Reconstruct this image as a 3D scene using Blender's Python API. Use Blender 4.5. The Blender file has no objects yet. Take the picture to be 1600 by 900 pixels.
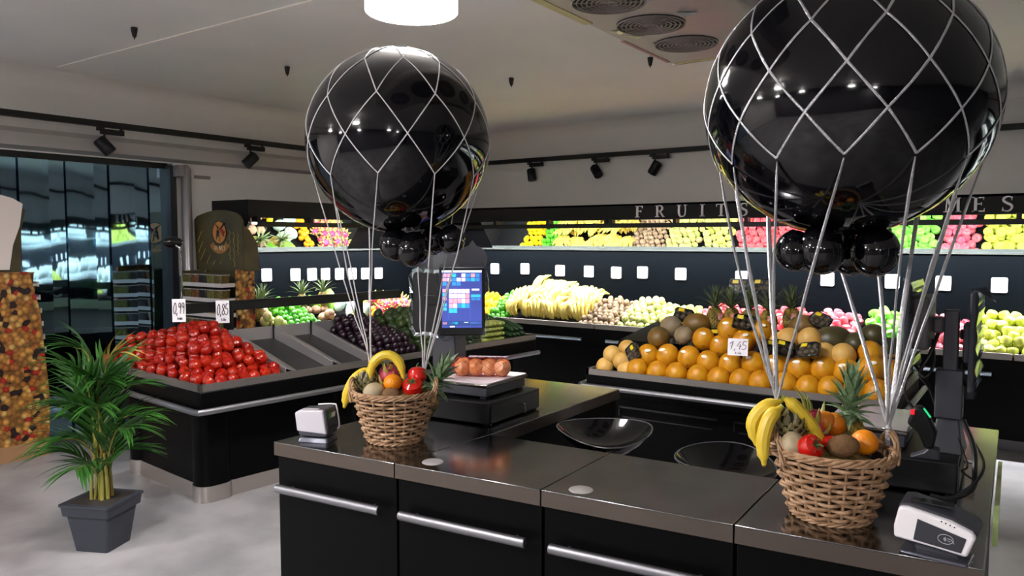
import bpy, bmesh, math, random
from mathutils import Vector, Matrix, Euler, Quaternion
random.seed(7)
S = bpy.context.scene
COL = S.collection
R = math.radians

# ---------------------------------------------------------------- camera, world, exposure
cd = bpy.data.cameras.new('camera'); cam = bpy.data.objects.new('camera', cd); COL.objects.link(cam)
cam.location = (0, 0, 1.65); cam.rotation_euler = (R(90) - math.atan(78 / 1200), 0, R(34.8))
cd.sensor_width = 36; cd.lens = 27; cd.clip_start = .05; cd.clip_end = 100
S.camera = cam
W = bpy.data.worlds.new('world'); S.world = W; W.use_nodes = True
W.node_tree.nodes['Background'].inputs[0].default_value = (.5, .55, .6, 1)
W.node_tree.nodes['Background'].inputs[1].default_value = .05
S.view_settings.view_transform = 'Standard'; S.view_settings.look = 'None'
S.view_settings.exposure = 0.3; S.view_settings.gamma = 1; S.view_settings.use_curve_mapping = False
LAMP_E = 230.0      # drum lamps
TUBE_E = 450.0      # tubes under the display canopies

# ---------------------------------------------------------------- helpers
def lin(h):
    h = h.lstrip('#'); o = []
    for i in (0, 2, 4):
        c = int(h[i:i+2], 16) / 255
        o.append(c / 12.92 if c <= .04045 else ((c + .055) / 1.055) ** 2.4)
    return (*o, 1)
MATS = {}
def mat(name, col, rough=.5, metal=0, col2=None, rand=None, nscale=20, emit=0, coat=0, spec=None, bump=0, bscale=60, ncontrast=(.35, .65), aniso=0):
    """principled; col2 = noise second colour, rand = second colour picked per object"""
    if name in MATS: return MATS[name]
    m = bpy.data.materials.new(name); m.use_nodes = True; nt = m.node_tree; N = nt.nodes; K = nt.links
    b = N['Principled BSDF']; c = lin(col) if isinstance(col, str) else col
    b.inputs['Base Color'].default_value = c; b.inputs['Roughness'].default_value = rough; b.inputs['Metallic'].default_value = metal
    if spec is not None: b.inputs['Specular IOR Level'].default_value = spec
    if coat: b.inputs['Coat Weight'].default_value = coat; b.inputs['Coat Roughness'].default_value = .05
    out = None
    def mix(a, bb, fac):
        x = N.new('ShaderNodeMix'); x.data_type = 'RGBA'
        if hasattr(a, 'is_output'): K.new(a, x.inputs[6])
        else: x.inputs[6].default_value = a
        if hasattr(bb, 'is_output'): K.new(bb, x.inputs[7])
        else: x.inputs[7].default_value = bb
        K.new(fac, x.inputs[0]); return x.outputs[2]
    cur = c
    tc = N.new('ShaderNodeTexCoord')
    if rand:
        oi = N.new('ShaderNodeObjectInfo'); cur = mix(cur, lin(rand), oi.outputs['Random'])
    if col2:
        nz = N.new('ShaderNodeTexNoise'); nz.inputs['Scale'].default_value = nscale; nz.inputs['Detail'].default_value = 4
        K.new(tc.outputs['Object'], nz.inputs['Vector'])
        mr = N.new('ShaderNodeMapRange'); mr.inputs[1].default_value = ncontrast[0]; mr.inputs[2].default_value = ncontrast[1]
        K.new(nz.outputs['Fac'], mr.inputs[0]); cur = mix(cur, lin(col2), mr.outputs[0])
    if hasattr(cur, 'is_output'): K.new(cur, b.inputs['Base Color'])
    if emit:
        b.inputs['Emission Strength'].default_value = emit
        if hasattr(cur, 'is_output'): K.new(cur, b.inputs['Emission Color'])
        else: b.inputs['Emission Color'].default_value = c
    if bump:
        nz2 = N.new('ShaderNodeTexNoise'); nz2.inputs['Scale'].default_value = bscale; nz2.inputs['Detail'].default_value = 3
        K.new(tc.outputs['Object'], nz2.inputs['Vector'])
        bp = N.new('ShaderNodeBump'); bp.inputs['Strength'].default_value = bump; bp.inputs['Distance'].default_value = .01
        K.new(nz2.outputs['Fac'], bp.inputs['Height']); K.new(bp.outputs[0], b.inputs['Normal'])
    MATS[name] = m; return m
def voro_print(name, cols, scale, rough=.45):
    """flat print of many small round pieces (dried fruit, leaves)"""
    m = bpy.data.materials.new(name); m.use_nodes = True; N = m.node_tree.nodes; K = m.node_tree.links
    b = N['Principled BSDF']; b.inputs['Roughness'].default_value = rough
    tc = N.new('ShaderNodeTexCoord'); v = N.new('ShaderNodeTexVoronoi'); v.inputs['Scale'].default_value = scale
    K.new(tc.outputs['Object'], v.inputs['Vector'])
    sp = N.new('ShaderNodeSeparateColor'); K.new(v.outputs['Color'], sp.inputs[0])
    cr = N.new('ShaderNodeValToRGB'); cr.color_ramp.interpolation = 'CONSTANT'
    e = cr.color_ramp.elements
    while len(e) < len(cols): e.new(.5)
    for i, (p, c) in enumerate(cols): e[i].position = p; e[i].color = lin(c)
    K.new(sp.outputs[0], cr.inputs[0])
    mr = N.new('ShaderNodeMapRange'); mr.inputs[1].default_value = .0; mr.inputs[2].default_value = .75; mr.inputs[3].default_value = 1.15; mr.inputs[4].default_value = .25
    K.new(v.outputs['Distance'], mr.inputs[0])
    x = N.new('ShaderNodeMix'); x.data_type = 'RGBA'; x.blend_type = 'MULTIPLY'; x.inputs[0].default_value = 1
    K.new(cr.outputs[0], x.inputs[6]); K.new(mr.outputs[0], x.inputs[7]); K.new(x.outputs[2], b.inputs['Base Color'])
    MATS[name] = m; return m
def film(name, tint, refl, rough=.05, base=0, gcol=(.85, .93, 1, 1)):
    """clear plastic: tinted see-through with a glossy skin"""
    m = bpy.data.materials.new(name); m.use_nodes = True; N = m.node_tree.nodes; K = m.node_tree.links
    N.remove(N['Principled BSDF']); o = N['Material Output']
    t = N.new('ShaderNodeBsdfTransparent'); t.inputs[0].default_value = tint
    g = N.new('ShaderNodeBsdfGlossy'); g.inputs[0].default_value = gcol; g.inputs[1].default_value = rough
    lw = N.new('ShaderNodeLayerWeight'); lw.inputs[0].default_value = refl
    mr = N.new('ShaderNodeMapRange'); mr.inputs[3].default_value = base; K.new(lw.outputs['Fresnel'], mr.inputs[0])
    x = N.new('ShaderNodeMixShader'); K.new(mr.outputs[0], x.inputs[0]); K.new(t.outputs[0], x.inputs[1]); K.new(g.outputs[0], x.inputs[2])
    K.new(x.outputs[0], o.inputs[0]); MATS[name] = m; return m

TM = {}   # world matrices of the empties
def thing(name, label, cat, loc=(0, 0, 0), rz=0, group=None):
    o = bpy.data.objects.new(name, None); COL.objects.link(o); o.empty_display_size = .05
    o.location = loc; o.rotation_euler = (0, 0, rz); o['label'] = label; o['category'] = cat
    if group: o['group'] = group
    TM[o.name] = Matrix.Translation(loc) @ Matrix.Rotation(rz, 4, 'Z')
    return o
def tag(o, label, cat, group=None):
    o['label'] = label; o['category'] = cat
    if group: o['group'] = group
    return o
def link(name, me, parent=None, loc=None, rot=None, scale=None):
    o = bpy.data.objects.new(name, me); COL.objects.link(o)
    if parent: o.parent = parent
    if loc is not None: o.location = loc
    if rot is not None: o.rotation_euler = rot
    if scale is not None: o.scale = (scale,) * 3 if isinstance(scale, (int, float)) else scale
    return o
def dup(root, loc=None, rot=None, label=None, scale=None):
    r = root.copy(); COL.objects.link(r)
    if loc is not None: r.location = loc
    if rot is not None: r.rotation_euler = rot
    if scale is not None: r.scale = (scale,) * 3 if isinstance(scale, (int, float)) else scale
    if label: r['label'] = label
    for ch in list(root.children):
        c = ch.copy(); COL.objects.link(c); c.parent = r
        for g in list(ch.children):
            d = g.copy(); COL.objects.link(d); d.parent = c
    return r

class MB:
    def __init__(s): s.v = []; s.f = []; s.m = []
    def add(s, vs, fs, mi=0):
        n = len(s.v); s.v += [tuple(v) for v in vs]; s.f += [tuple(i + n for i in f) for f in fs]; s.m += [mi] * len(fs); return s
    def box(s, x0, x1, y0, y1, z0, z1, mi=0, M=None):
        vs = [Vector((x, y, z)) for z in (z0, z1) for x, y in ((x0, y0), (x1, y0), (x1, y1), (x0, y1))]
        if M: vs = [M @ v for v in vs]
        return s.add(vs, [(3, 2, 1, 0), (4, 5, 6, 7), (0, 1, 5, 4), (1, 2, 6, 5), (2, 3, 7, 6), (3, 0, 4, 7)], mi)
    def prism(s, poly, z0, z1, mi=0, top=None):
        n = len(poly); t = top or poly
        vs = [(x, y, z0) for x, y in poly] + [(x, y, z1) for x, y in t]
        return s.add(vs, [tuple(range(n))[::-1], tuple(range(n, 2 * n))] + [(i, (i + 1) % n, n + (i + 1) % n, n + i) for i in range(n)], mi)
    def ext(s, poly, vec, mi=0):
        n = len(poly); vec = Vector(vec); vs = [Vector(p) for p in poly]; vs += [p + vec for p in vs]
        return s.add(vs, [tuple(range(n))[::-1], tuple(range(n, 2 * n))] + [(i, (i + 1) % n, n + (i + 1) % n, n + i) for i in range(n)], mi)
    def tube(s, pts, r, n=8, closed=False, mi=0, flat=1.0, ref=None):
        P = [Vector(p) for p in pts]; k = len(P); rs = r if isinstance(r, (list, tuple)) else [r] * k
        vs = []; prev = None
        for i in range(k):
            a = P[i - 1] if (i or closed) else P[i]; b = P[(i + 1) % k] if (i < k - 1 or closed) else P[i]
            t = (b - a); t = t.normalized() if t.length > 1e-9 else Vector((0, 0, 1))
            if prev is None:
                up = Vector(ref) if ref else (Vector((0, 0, 1)) if abs(t.z) < .9 else Vector((1, 0, 0)))
                x = t.cross(up).normalized()
            else:
                x = (prev - t * prev.dot(t)); x = x.normalized() if x.length > 1e-6 else t.orthogonal().normalized()
            prev = x; y = t.cross(x)
            for j in range(n):
                an = 2 * math.pi * j / n; vs.append(P[i] + (x * math.cos(an) + y * math.sin(an) * flat) * rs[i])
        fs = []
        for i in range(k if closed else k - 1):
            for j in range(n):
                a = i * n + j; b = i * n + (j + 1) % n; c = ((i + 1) % k) * n + (j + 1) % n; d = ((i + 1) % k) * n + j
                fs.append((a, b, c, d))
        if not closed: fs += [tuple(range(n))[::-1], tuple(range((k - 1) * n, k * n))]
        return s.add(vs, fs, mi)
    def lathe(s, prof, n=16, c=(0, 0, 0), mi=0, M=None, rad=None):
        vs = []; fs = []; k = len(prof)
        for r_, z in prof:
            for j in range(n):
                a = 2 * math.pi * j / n; q = rad(a, z) if rad else 1
                v = Vector((r_ * q * math.cos(a), r_ * q * math.sin(a), z))
                if M: v = M @ v
                vs.append(v + Vector(c))
        for i in range(k - 1):
            for j in range(n):
                fs.append((i * n + j, i * n + (j + 1) % n, (i + 1) * n + (j + 1) % n, (i + 1) * n + j))
        if prof[0][0] > 1e-6: fs.append(tuple(range(n))[::-1])
        if prof[-1][0] > 1e-6: fs.append(tuple(range((k - 1) * n, k * n)))
        return s.add(vs, fs, mi)
    def ball(s, c, r, n=14, k=9, mi=0, M=None, rad=None):
        rr = r if isinstance(r, (tuple, list)) else (r, r, r)
        D = Matrix.Diagonal((rr[0], rr[1], rr[2])).to_4x4(); M2 = (M @ D) if M else D
        return s.lathe([(max(math.sin(math.pi * i / k), 1e-7 if 0 < i < k else 0), -math.cos(math.pi * i / k)) for i in range(k + 1)], n, c, mi, M2, rad)
    def mesh(s, name, mats, smooth=True, sharp=35):
        me = bpy.data.meshes.new(name); me.from_pydata(s.v, [], s.f)
        for m in (mats if isinstance(mats, (list, tuple)) else [mats]): me.materials.append(m)
        me.polygons.foreach_set('material_index', s.m)
        bm = bmesh.new(); bm.from_mesh(me); bmesh.ops.remove_doubles(bm, verts=bm.verts, dist=1e-6)
        bmesh.ops.recalc_face_normals(bm, faces=bm.faces)
        if smooth:
            for f in bm.faces: f.smooth = True
            for e in bm.edges:
                if len(e.link_faces) == 2 and e.calc_face_angle(0) > R(sharp): e.smooth = False
        bm.to_mesh(me); bm.free(); return me
    def build(s, name, mats, parent=None, smooth=True, bevel=0, world=False, seg=2, loc=None, rot=None):
        if world and parent:
            inv = TM[parent.name].inverted(); s.v = [tuple(inv @ Vector(v)) for v in s.v]
        o = link(name, s.mesh(name, mats, smooth), parent, loc, rot)
        if bevel:
            b = o.modifiers.new('bevel', 'BEVEL'); b.width = bevel; b.segments = seg; b.limit_method = 'ANGLE'; b.angle_limit = R(40)
        return o
def struct(o, label=None):
    o['kind'] = 'structure'
    if label: o['label'] = label
    return o
def bez(pts, n=12):
    """smooth path through control points (Catmull-Rom)"""
    P = [Vector(p) for p in pts]; P = [P[0] * 2 - P[1]] + P + [P[-1] * 2 - P[-2]]; out = []
    for i in range(1, len(P) - 2):
        for k in range(n):
            t = k / n; a, b, c, d = P[i-1], P[i], P[i+1], P[i+2]
            out.append(.5 * ((2 * b) + (c - a) * t + (2 * a - 5 * b + 4 * c - d) * t * t + (3 * b - a - 3 * c + d) * t ** 3))
    out.append(P[-2]); return out
def rrect(x0, x1, y0, y1, r, n=4):
    o = []
    for cx, cy, a0 in ((x1 - r, y1 - r, 0), (x0 + r, y1 - r, 90), (x0 + r, y0 + r, 180), (x1 - r, y0 + r, 270)):
        for k in range(n + 1):
            a = R(a0 + 90 * k / n); o.append((cx + r * math.cos(a), cy + r * math.sin(a)))
    return o

# ---------------------------------------------------------------- materials
BLACK = mat('black_laminate', (.0014, .0014, .0017, 1), .42, spec=.08)
BLACKP = mat('black_plastic', '#0a0a0c', .45, spec=.35)
GREYP = mat('grey_plastic', '#35363d', .5)
DARKN = mat('navy_panel', (.0009, .0017, .0028, 1), .6, spec=.04)
CHAR = mat('charcoal_header', (.0035, .003, .0037, 1), .6, spec=.3)
STEEL = mat('brushed_steel', '#a6a6a8', .15, 1.0, col2='#949496', nscale=6)
STEELE = mat('steel_edge', '#6d645d', .3, 1.0)
RIM = mat('rim_steel', '#8d8782', .45, .85)
ALU = mat('aluminium', '#8c8c90', .45, 1.0)
CHROME = mat('chrome', '#d0d0d2', .08, 1.0)
KICK = mat('kick_steel', '#bdb4ae', .4, .9)
WHITE = mat('white_plastic', '#e6e2e4', .35)
CARDW = mat('white_card', '#f2eef2', .6)
INK = mat('black_ink', '#18181c', .6)
MIRROR = mat('mirror_glass', (.9, .93, .92, 1), .02, 1.0)
TUBE = mat('light_tube', (.96, .98, 1, 1), .5, emit=TUBE_E)
LAMPM = mat('lamp_diffuser', (1, .965, .965, 1), .5, emit=LAMP_E)

# ---------------------------------------------------------------- room shell
WALL = mat('painted_panel', '#dcd8d4', .55, col2='#d6d3cf', nscale=1.5)
CEIL = mat('ceiling_panel', '#e2dfdc', .5, col2='#d9d8d6', nscale=1.2)
FLOOR = mat('polished_concrete', '#9d9a9a', .40, col2='#757375', nscale=1.9, bump=.02, bscale=8, ncontrast=(.36, .66))
RX, FY, BY, LX, CZ = 6.6, -4.6, 7.75, -6.5, 2.95
def slab(name, *b, m=WALL, label=None): return struct(MB().box(*b).build(name, m, smooth=False), label)
slab('floor', LX - 3.2, RX, FY, BY, -.1, 0, m=FLOOR, label='grey polished concrete shop floor')
slab('ceiling', LX - .1, RX, FY, BY, CZ, CZ + .1, m=CEIL, label='pale grey insulated ceiling')
slab('wall_back', LX - .1, RX, BY, BY + .1, 0, CZ, label='pale wall above the fruit display')
FAR = mat('dim_wall', '#5b585a', .6)  # walls out of view, coloured darker to stand for a deep, dim shop
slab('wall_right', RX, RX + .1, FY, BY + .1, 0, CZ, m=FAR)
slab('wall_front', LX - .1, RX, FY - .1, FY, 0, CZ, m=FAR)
w = MB(); w.box(LX - .1, LX, 3.99, BY, 0, CZ); w.box(LX - .1, LX, .4, 3.99, 2.32, CZ); w.box(LX - .1, LX, FY, .4, 0, CZ)
struct(w.build('wall_left', WALL, smooth=False), 'pale wall with curtained doorway')
# dim cold store behind the strip curtain
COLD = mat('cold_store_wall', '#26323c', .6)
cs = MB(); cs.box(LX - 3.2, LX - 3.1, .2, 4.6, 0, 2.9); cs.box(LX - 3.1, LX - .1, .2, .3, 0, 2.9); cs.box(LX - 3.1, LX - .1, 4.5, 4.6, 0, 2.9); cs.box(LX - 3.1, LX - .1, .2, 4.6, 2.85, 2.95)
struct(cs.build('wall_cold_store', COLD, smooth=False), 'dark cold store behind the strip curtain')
# cove trims between walls and ceiling
COVE = mat('cove_trim', '#dcd8d3', .5)
def cove(name, a, b, nrm):
    a = Vector(a); b = Vector(b); nrm = Vector(nrm); m = MB(); r = .13; prof = [(0, 0)] + [(r - r * math.sin(R(t)), -(r - r * math.cos(R(t)))) for t in range(0, 91, 15)]
    m.ext([a + nrm * p + Vector((0, 0, q)) for p, q in [(0, 0), (r, 0), (r * .62, -r * .08), (r * .3, -r * .3), (r * .08, -r * .62), (0, -r)]], b - a)
    return struct(m.build(name, COVE))
cove('trim_1', (LX, BY, CZ), (RX, BY, CZ), (0, -1, 0)); cove('trim_2', (LX, FY, CZ), (LX, BY, CZ), (1, 0, 0))
# sliding-door rail cover above the doorway
m = MB(); m.ext([(LX, 0, 2.50), (LX + .07, 0, 2.49), (LX + .11, 0, 2.45), (LX + .12, 0, 2.35), (LX, 0, 2.33)], (0, BY - .65, 0))
struct(m.build('trim_3', mat('rail_cover', '#a19d99', .45)), 'grey rail cover above the doorway')
# ceiling panel joint
struct(MB().box(-6.22, 3.5, 2.895, 2.915, CZ - .006, CZ).build('trim_4', mat('joint_strip', '#e6e0d8', .5)), 'thin white joint strip across the ceiling')
for i, y in enumerate((3.0, 4.9, 6.1)):
    struct(MB().box(LX, LX + .004, y, y + .006, 2.5, 2.85).build('trim_%d' % (5 + i), COVE), 'fine vertical joint in the left wall panels')
# door post and right jamb
struct(MB().box(LX - .1, LX + .05, 3.93, 3.99, 0, 2.3).build('door_1', mat('dark_jamb', '#12161c', .5)), 'dark rubber jamb at the curtain edge')
p = MB(); p.lathe([(.045, 0), (.045, 2.27), (.02, 2.31)], 14, (LX + .09, 4.06, 0)); p.box(LX + .05, LX + .13, 3.96, 4.02, 2.2, 2.3)
tag(p.build('door_post', mat('post_grey', '#8f8a8b', .35, .6)), 'round grey metal door post beside the blue strip curtain', 'post')
tag(MB().box(LX, LX + .012, 4.2, 4.36, 2.2, 2.23).build('wall_plate', mat('plate_grey', '#77716f', .5)), 'small grey plate on the wall right of the door post', 'plate')

# strip curtain: each strip its own part
STRIP = film('blue_pvc', (.10, .19, .27, 1), .16, .03, .66, (.50, .80, 1, 1))
cur = thing('strip_curtain', 'blue tinted clear plastic strip curtain hanging in the doorway', 'curtain', (LX, 2.2, 0))
MB().box(-.06, -.02, -1.8, 1.75, 2.27, 2.32).build('hanging_rail', BLACKP, cur)
y = .45; k = 0
while y < 3.9:
    wd = .22; off = -.045 + .016 * (k % 2); m = MB(); tw = random.uniform(-.012, .012); ph = random.uniform(0, 6)
    nv = 14; vs = []; fs = []
    for j in range(nv + 1):
        z = .03 + (2.27 - .03) * j / nv
        for i in range(5):
            t = i / 4 - .5
            bx = off + tw * t * 2 * (1 - j / nv * .6) + .006 * math.sin(z * 2.2 + ph) * (1 - j / nv) + .010 * t * t + .003 * math.sin(z * 9 + ph * 2) * max(0, abs(t) - .3)
            vs.append((bx, y - 2.2 + wd * (t + .5), z))
    for j in range(nv):
        for i in range(4): a = j * 5 + i; fs.append((a, a + 1, a + 6, a + 5))
    m.add(vs, fs).build('strip', STRIP, cur); y += .175; k += 1

# ---------------------------------------------------------------- drum lamps
def drum():
    t = thing('drum_lamp', 'round white drum lamp glowing above the left balloon', 'lamp', (-2.24, 2.48, 2.6), 0, 'round ceiling lamps')
    MB().lathe([(.191, .0), (.195, .004), (.195, .15), (.03, .165), (.02, .35), (0, .35)], 40).build('housing', mat('lamp_housing', (1, .95, .92, 1), .5, emit=9.0), t)
    MB().lathe([(0, -.006), (.12, -.006), (.182, -.002), (.19, .004), (.19, .02), (0, .02)], 40).build('diffuser', LAMPM, t)
    return t
lamp0 = drum()
for q in ((-2.3, -.2), (-5.0, -1.0), (-2.3, -3.0), (.9, -2.5), (-5.0, -3.4), (3.4, -3.9)):
    dup(lamp0, (*q, 2.6), label='round white drum lamp out of view behind the camera')
# black ceiling nozzles
NOZ = MB().lathe([(.028, .05), (.028, .03), (.022, 0), (.015, -.03), (.006, -.035), (.004, -.05), (0, -.05)], 12).mesh('nozzle', BLACKP)
for q, l in (((-4.673, 2.638), 'black ceiling nozzle left of the white joint strip'), ((-4.778, 3.888), 'black ceiling nozzle left of the left balloon'), ((-3.618, 5.196), 'black ceiling nozzle between the two balloons'), ((-2.39, 5.182), 'black ceiling nozzle by the cooler unit end')):
    tag(link('ceiling_nozzle', NOZ, None, (*q, 2.91), None, .72), l, 'nozzle', 'ceiling nozzles')
# track rails and spots
def rail(name, a, b, label):
    m = MB(); x0, x1 = sorted((a[0], b[0])); y0, y1 = sorted((a[1], b[1])); m.box(x0, x1, y0, y1, 2.55, 2.585); m.box(x0 + .008, x1 - .008, y0 + .008, y1 - .008, 2.585, 2.6)
    return tag(m.build(name, BLACKP), label, 'track')
lt = rail('light_track', (LX + .14, -4.5), (LX + .18, 7.6), 'black light track along the left wall')
rail('light_track', (LX + .04, 7.67), (RX - .1, 7.71), 'black light track along the wall above the fruit display')
for y in (-2, .5, 2.4, 4.1, 5.6, 7.2): MB().box(LX, LX + .15, y, y + .02, 2.585, 2.6).build('wall_bracket', BLACKP, lt, smooth=False)
def spot(x, y, along, tilt, pan, label):
    t = thing('track_spotlight', label, 'spotlight', (x, y, 2.55), along, 'black track spotlights')
    a = MB(); a.box(-.03, .16, -.018, .018, -.055, -.012); a.box(-.06, .0, -.014, .014, -.03, 0); a.box(.13, .15, -.01, .01, -.012, 0); a.build('adapter', BLACKP, t, bevel=.004)
    MB().lathe([(.009, -.11), (.009, -.05)], 8).build('stem', BLACKP, t)
    M = Matrix.Translation((0, 0, -.15)) @ Matrix.Rotation(pan, 4, 'Z') @ Matrix.Rotation(tilt, 4, 'X')
    MB().lathe([(.05, -.07), (.052, -.066), (.052, .06), (.046, .07), (0, .07)], 20, M=M).build('head', BLACKP, t)
    MB().lathe([(0, -.062), (.047, -.062), (.047, -.068), (0, -.068)], 18, M=M).build('lens', mat('spot_lens', '#8d8a80', .3), t)
spot(-6.34, 3.30, R(90), R(-40), R(60), 'black track spotlight above the blue strip curtain')
spot(-6.34, 4.70, R(90), R(45), R(70), 'black track spotlight above the dark cabinet end on the left wall')
spot(-5.06, 7.69, 0, R(-12), R(70), 'leftmost black track spotlight on the wall above the bananas')
spot(-4.19, 7.69, 0, R(-45), R(60), 'middle black track spotlight on the wall, its lens turned left')
spot(-3.48, 7.69, 0, R(35), R(80), 'black track spotlight on the wall nearest the right balloon')

# ---------------------------------------------------------------- ceiling cooler
COOL = mat('cooler_casing', '#b9b0ab', .4)
t = thing('ceiling_cooler', 'long pale ceiling cooling unit with round fan grilles', 'cooler', (-1.48, 1.2, 2.6))
c = MB(); c.ext([(-.24, 0, 0), (.24, 0, 0), (.36, 0, .06), (.40, 0, .2), (.2, 0, .3), (-.2, 0, .3), (-.30, 0, .2), (-.28, 0, .04)], (0, 2.83, 0)); c.build('casing', COOL, t, bevel=.02)
e = MB(); e.ext([(-.25, 2.83, -.004), (.25, 2.83, -.004), (.22, 2.87, .05), (-.22, 2.87, .05)], (0, .008, .03)); e.build('end_cap', mat('cooler_cap', '#cfc7c1', .4), t)
FD = mat('fan_recess_shade', '#2b2827', .6)  # flat dark disc, paints the shade of the recess behind the wires
for i, yy in enumerate((.42, .82, 1.2, 1.61, 2.01, 2.42)):
    f = MB(); f.lathe([(0, -.003), (.15, -.003), (.155, .004), (0, .004)], 28, (0, yy, 0)); fo = f.build('fan_grille', FD, t)
    g = MB()
    for r_ in (.03, .05, .07, .09, .11, .13, .15): g.tube([(r_ * math.cos(a * math.pi / 12), yy + r_ * math.sin(a * math.pi / 12), -.008) for a in range(24)], .0035, 5, True)
    for a in range(0, 180, 30): g.tube([(.15 * math.cos(R(a)), yy + .15 * math.sin(R(a)), -.006), (-.15 * math.cos(R(a)), yy - .15 * math.sin(R(a)), -.006)], .003, 5)
    g.build('grille_wire', mat('grille_wire', '#8d8480', .4), fo)
MB().box(-.245, -.205, 1.35, 1.85, -.004, 0).build('tape', mat('yellow_tape', '#cdc58d', .6), t)
MB().box(-.22, .1, 2.79, 2.815, -.004, 0).build('tape', MATS['yellow_tape'], t)
MB().box(-.245, -.225, 2.2, 2.75, -.004, 0).build('tape', mat('pink_tape', '#b4888a', .6), t)
for q in ((-.2, 2.0), (-.18, 2.12), (-.13, 2.3), (.1, 1.62), (.16, 1.9)):
    f = MB(); f.add([(q[0], q[1], -.002), (q[0] + .07, q[1] + .02, -.012), (q[0] + .08, q[1] + .06, -.003), (q[0] + .02, q[1] + .07, -.01)], [(0, 1, 2, 3)]); f.build('film_scrap', film('protective_film%d' % int(q[1] * 100), (.8, .85, .9, 1), .5, .1), t)
d = MB(); d.tube([(.13, 2.72, 0), (.13, 2.72, -.06), (.13, 2.74, -.1)], .018, 10); d.tube([(.13, 2.74, -.08), (.08, 2.74, -.12), (.06, 2.74, -.15)], .012, 8); d.box(.02, .2, 2.70, 2.78, -.19, -.15); d.build('drain_fitting', GREYP, t)
MB().box(.1, .17, 2.694, 2.70, -.185, -.155).build('drain_label', mat('yellow_label', '#c8a81c', .5), t)
tag(MB().box(-1.14, -.95, 1.9, 3.6, 2.72, CZ).build('ceiling_duct', mat('duct_grey', '#6d6968', .45)), 'grey duct box on the ceiling beside the cooling unit', 'duct')
# ================================================================ wall displays with tilted mirrors
TAGM = mat('white_tag', '#fbfbff', .5)
def fixture(label, L, loc, rz, mir, tags, rail, endcaps=(False, False)):
    """local: x along the wall, wall at y=0, front towards -y"""
    t = thing('wall_display', label, 'display', loc, rz, 'dark wall displays')
    h = MB(); h.box(0, L, -.55, -.52, 1.838, 2.0); h.box(0, L, -.55, 0, 1.98, 2.0); h.box(0, L, -.52, -.47, 1.838, 1.86)
    h.build('header', CHAR, t, smooth=False)
    b = MB(); b.box(0, L, -.645, -.64, 1.755, 1.80); b.box(0, L, -.645, -.56, 1.795, 1.80); b.box(0, L, -.565, -.56, 1.775, 1.80); b.build('light_bar', BLACKP, t, smooth=False)
    n = max(2, int(L / .62))
    for i in range(n + 1): x = .02 + (L - .05) * i / n; MB().box(x, x + .035, -.62, -.53, 1.80, 1.845).build('bracket', BLACKP, t, smooth=False)
    MB().box(.03, L - .03, -.632, -.602, 1.786, 1.794).build('light_tube', TUBE, t, smooth=False)
    for a, c in mir:
        m = MB(); m.ext([(a, -.50, 1.855), (c, -.50, 1.855), (c, -.24, 1.53), (a, -.24, 1.53)], (0, .006, .005)); m.build('mirror', MIRROR, t, smooth=False)
    bb = MB(); bb.ext([(0, -.49, 1.86), (L, -.49, 1.86), (L, -.225, 1.53), (0, -.225, 1.53)], (0, .012, .01)); bb.build('back_board', BLACK, t, smooth=False)
    MB().box(0, L, -.27, -.215, 1.515, 1.532).build('ledge', mat('ledge_grey', '#2e3330', .5), t, smooth=False)
    MB().box(0, L, -.25, -.2, .74, 1.515).build('panel', DARKN, t, smooth=False)
    MB().box(0, L, -.2, 0, .74, 1.98).build('back', BLACK, t, smooth=False)
    bd = MB(); bd.ext([(0, -.85, .72), (L, -.85, .72), (L, -.25, .93), (0, -.25, .93)], (0, 0, -.02)); bd.build('shelf_bed', BLACK, t, smooth=False)
    tr = MB(); tr.box(0, L - .01, -.865, -.845, .725, .775); tr.build('shelf_trim', RIM, t, bevel=.003)
    bo = MB(); bo.box(0, L, -.80, 0, .1, .72); bo.box(0, L, -.845, -.80, .55, .72); bo.build('base_cabinet', BLACK, t, smooth=False)
    MB().box(0, L, -.73, 0, 0, .1).build('kick_plate', mat('kick_grey', '#6f6d70', .45, .5), t, smooth=False)
    for a, c in rail:
        r_ = MB(); r_.tube([(a, -.885, .61), (c, -.885, .61)], .017, 10); r_.build('bumper_rail', mat('rail_alu', '#aebccb', .3, .9), t)
    for x, z in tags:
        MB().ext([(q[0] + x, -.262, q[1] + z) for q in rrect(-.058, .058, -.062, .062, .012, 3)], (0, .011, 0)).build('price_tag', TAGM, t, smooth=False)
    for i, e in enumerate(endcaps):
        if e:
            x0 = 0 if i == 0 else L - .025
            cpoly = [(x0, -.55, 2.0), (x0, -.55, 1.79), (x0, -.3, 1.5), (x0, -.3, .95), (x0, -.85, .74), (x0, -.85, .1), (x0, 0, .1), (x0, 0, 2.0)]
            MB().ext(cpoly, (-.025 if i == 0 else .025, 0, 0)).build('end_panel', CHAR, t, smooth=False)
    return t
def bt(xs, X0): return [(x - X0, z) for x, z in xs]
TB = [(-5.459, 1.28), (-5.023, 1.29), (-4.541, 1.28), (-4.168, 1.28), (-3.829, 1.275), (-3.519, 1.285), (-3.089, 1.28), (-2.457, 1.265), (-1.654, 1.27), (-1.109, 1.268), (-.714, 1.264), (-.308, 1.262), (.1, 1.26), (.6, 1.26), (1.1, 1.26), (1.6, 1.26), (2.1, 1.26)]
U = [(-5.95, -3.76, 'dark wall display with the banana and kiwi bed'), (-3.76, -.17, 'dark wall display under the silver lettering, pale apples on it'), (-.17, 2.6, 'dark wall display running out of the right of the picture'), (2.6, 5.4, 'dark wall display far right, only seen mirrored in the curtain')]
for i, (a, b, l) in enumerate(U):
    m0 = .45 if i == 0 else 0
    fixture(l, b - a, (a, BY, 0), 0, [(m0, b - a)], bt([q for q in TB if a < q[0] < b], a), [(.3 if i == 0 else .14, b - a - .14)], (False, i == 3))
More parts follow.
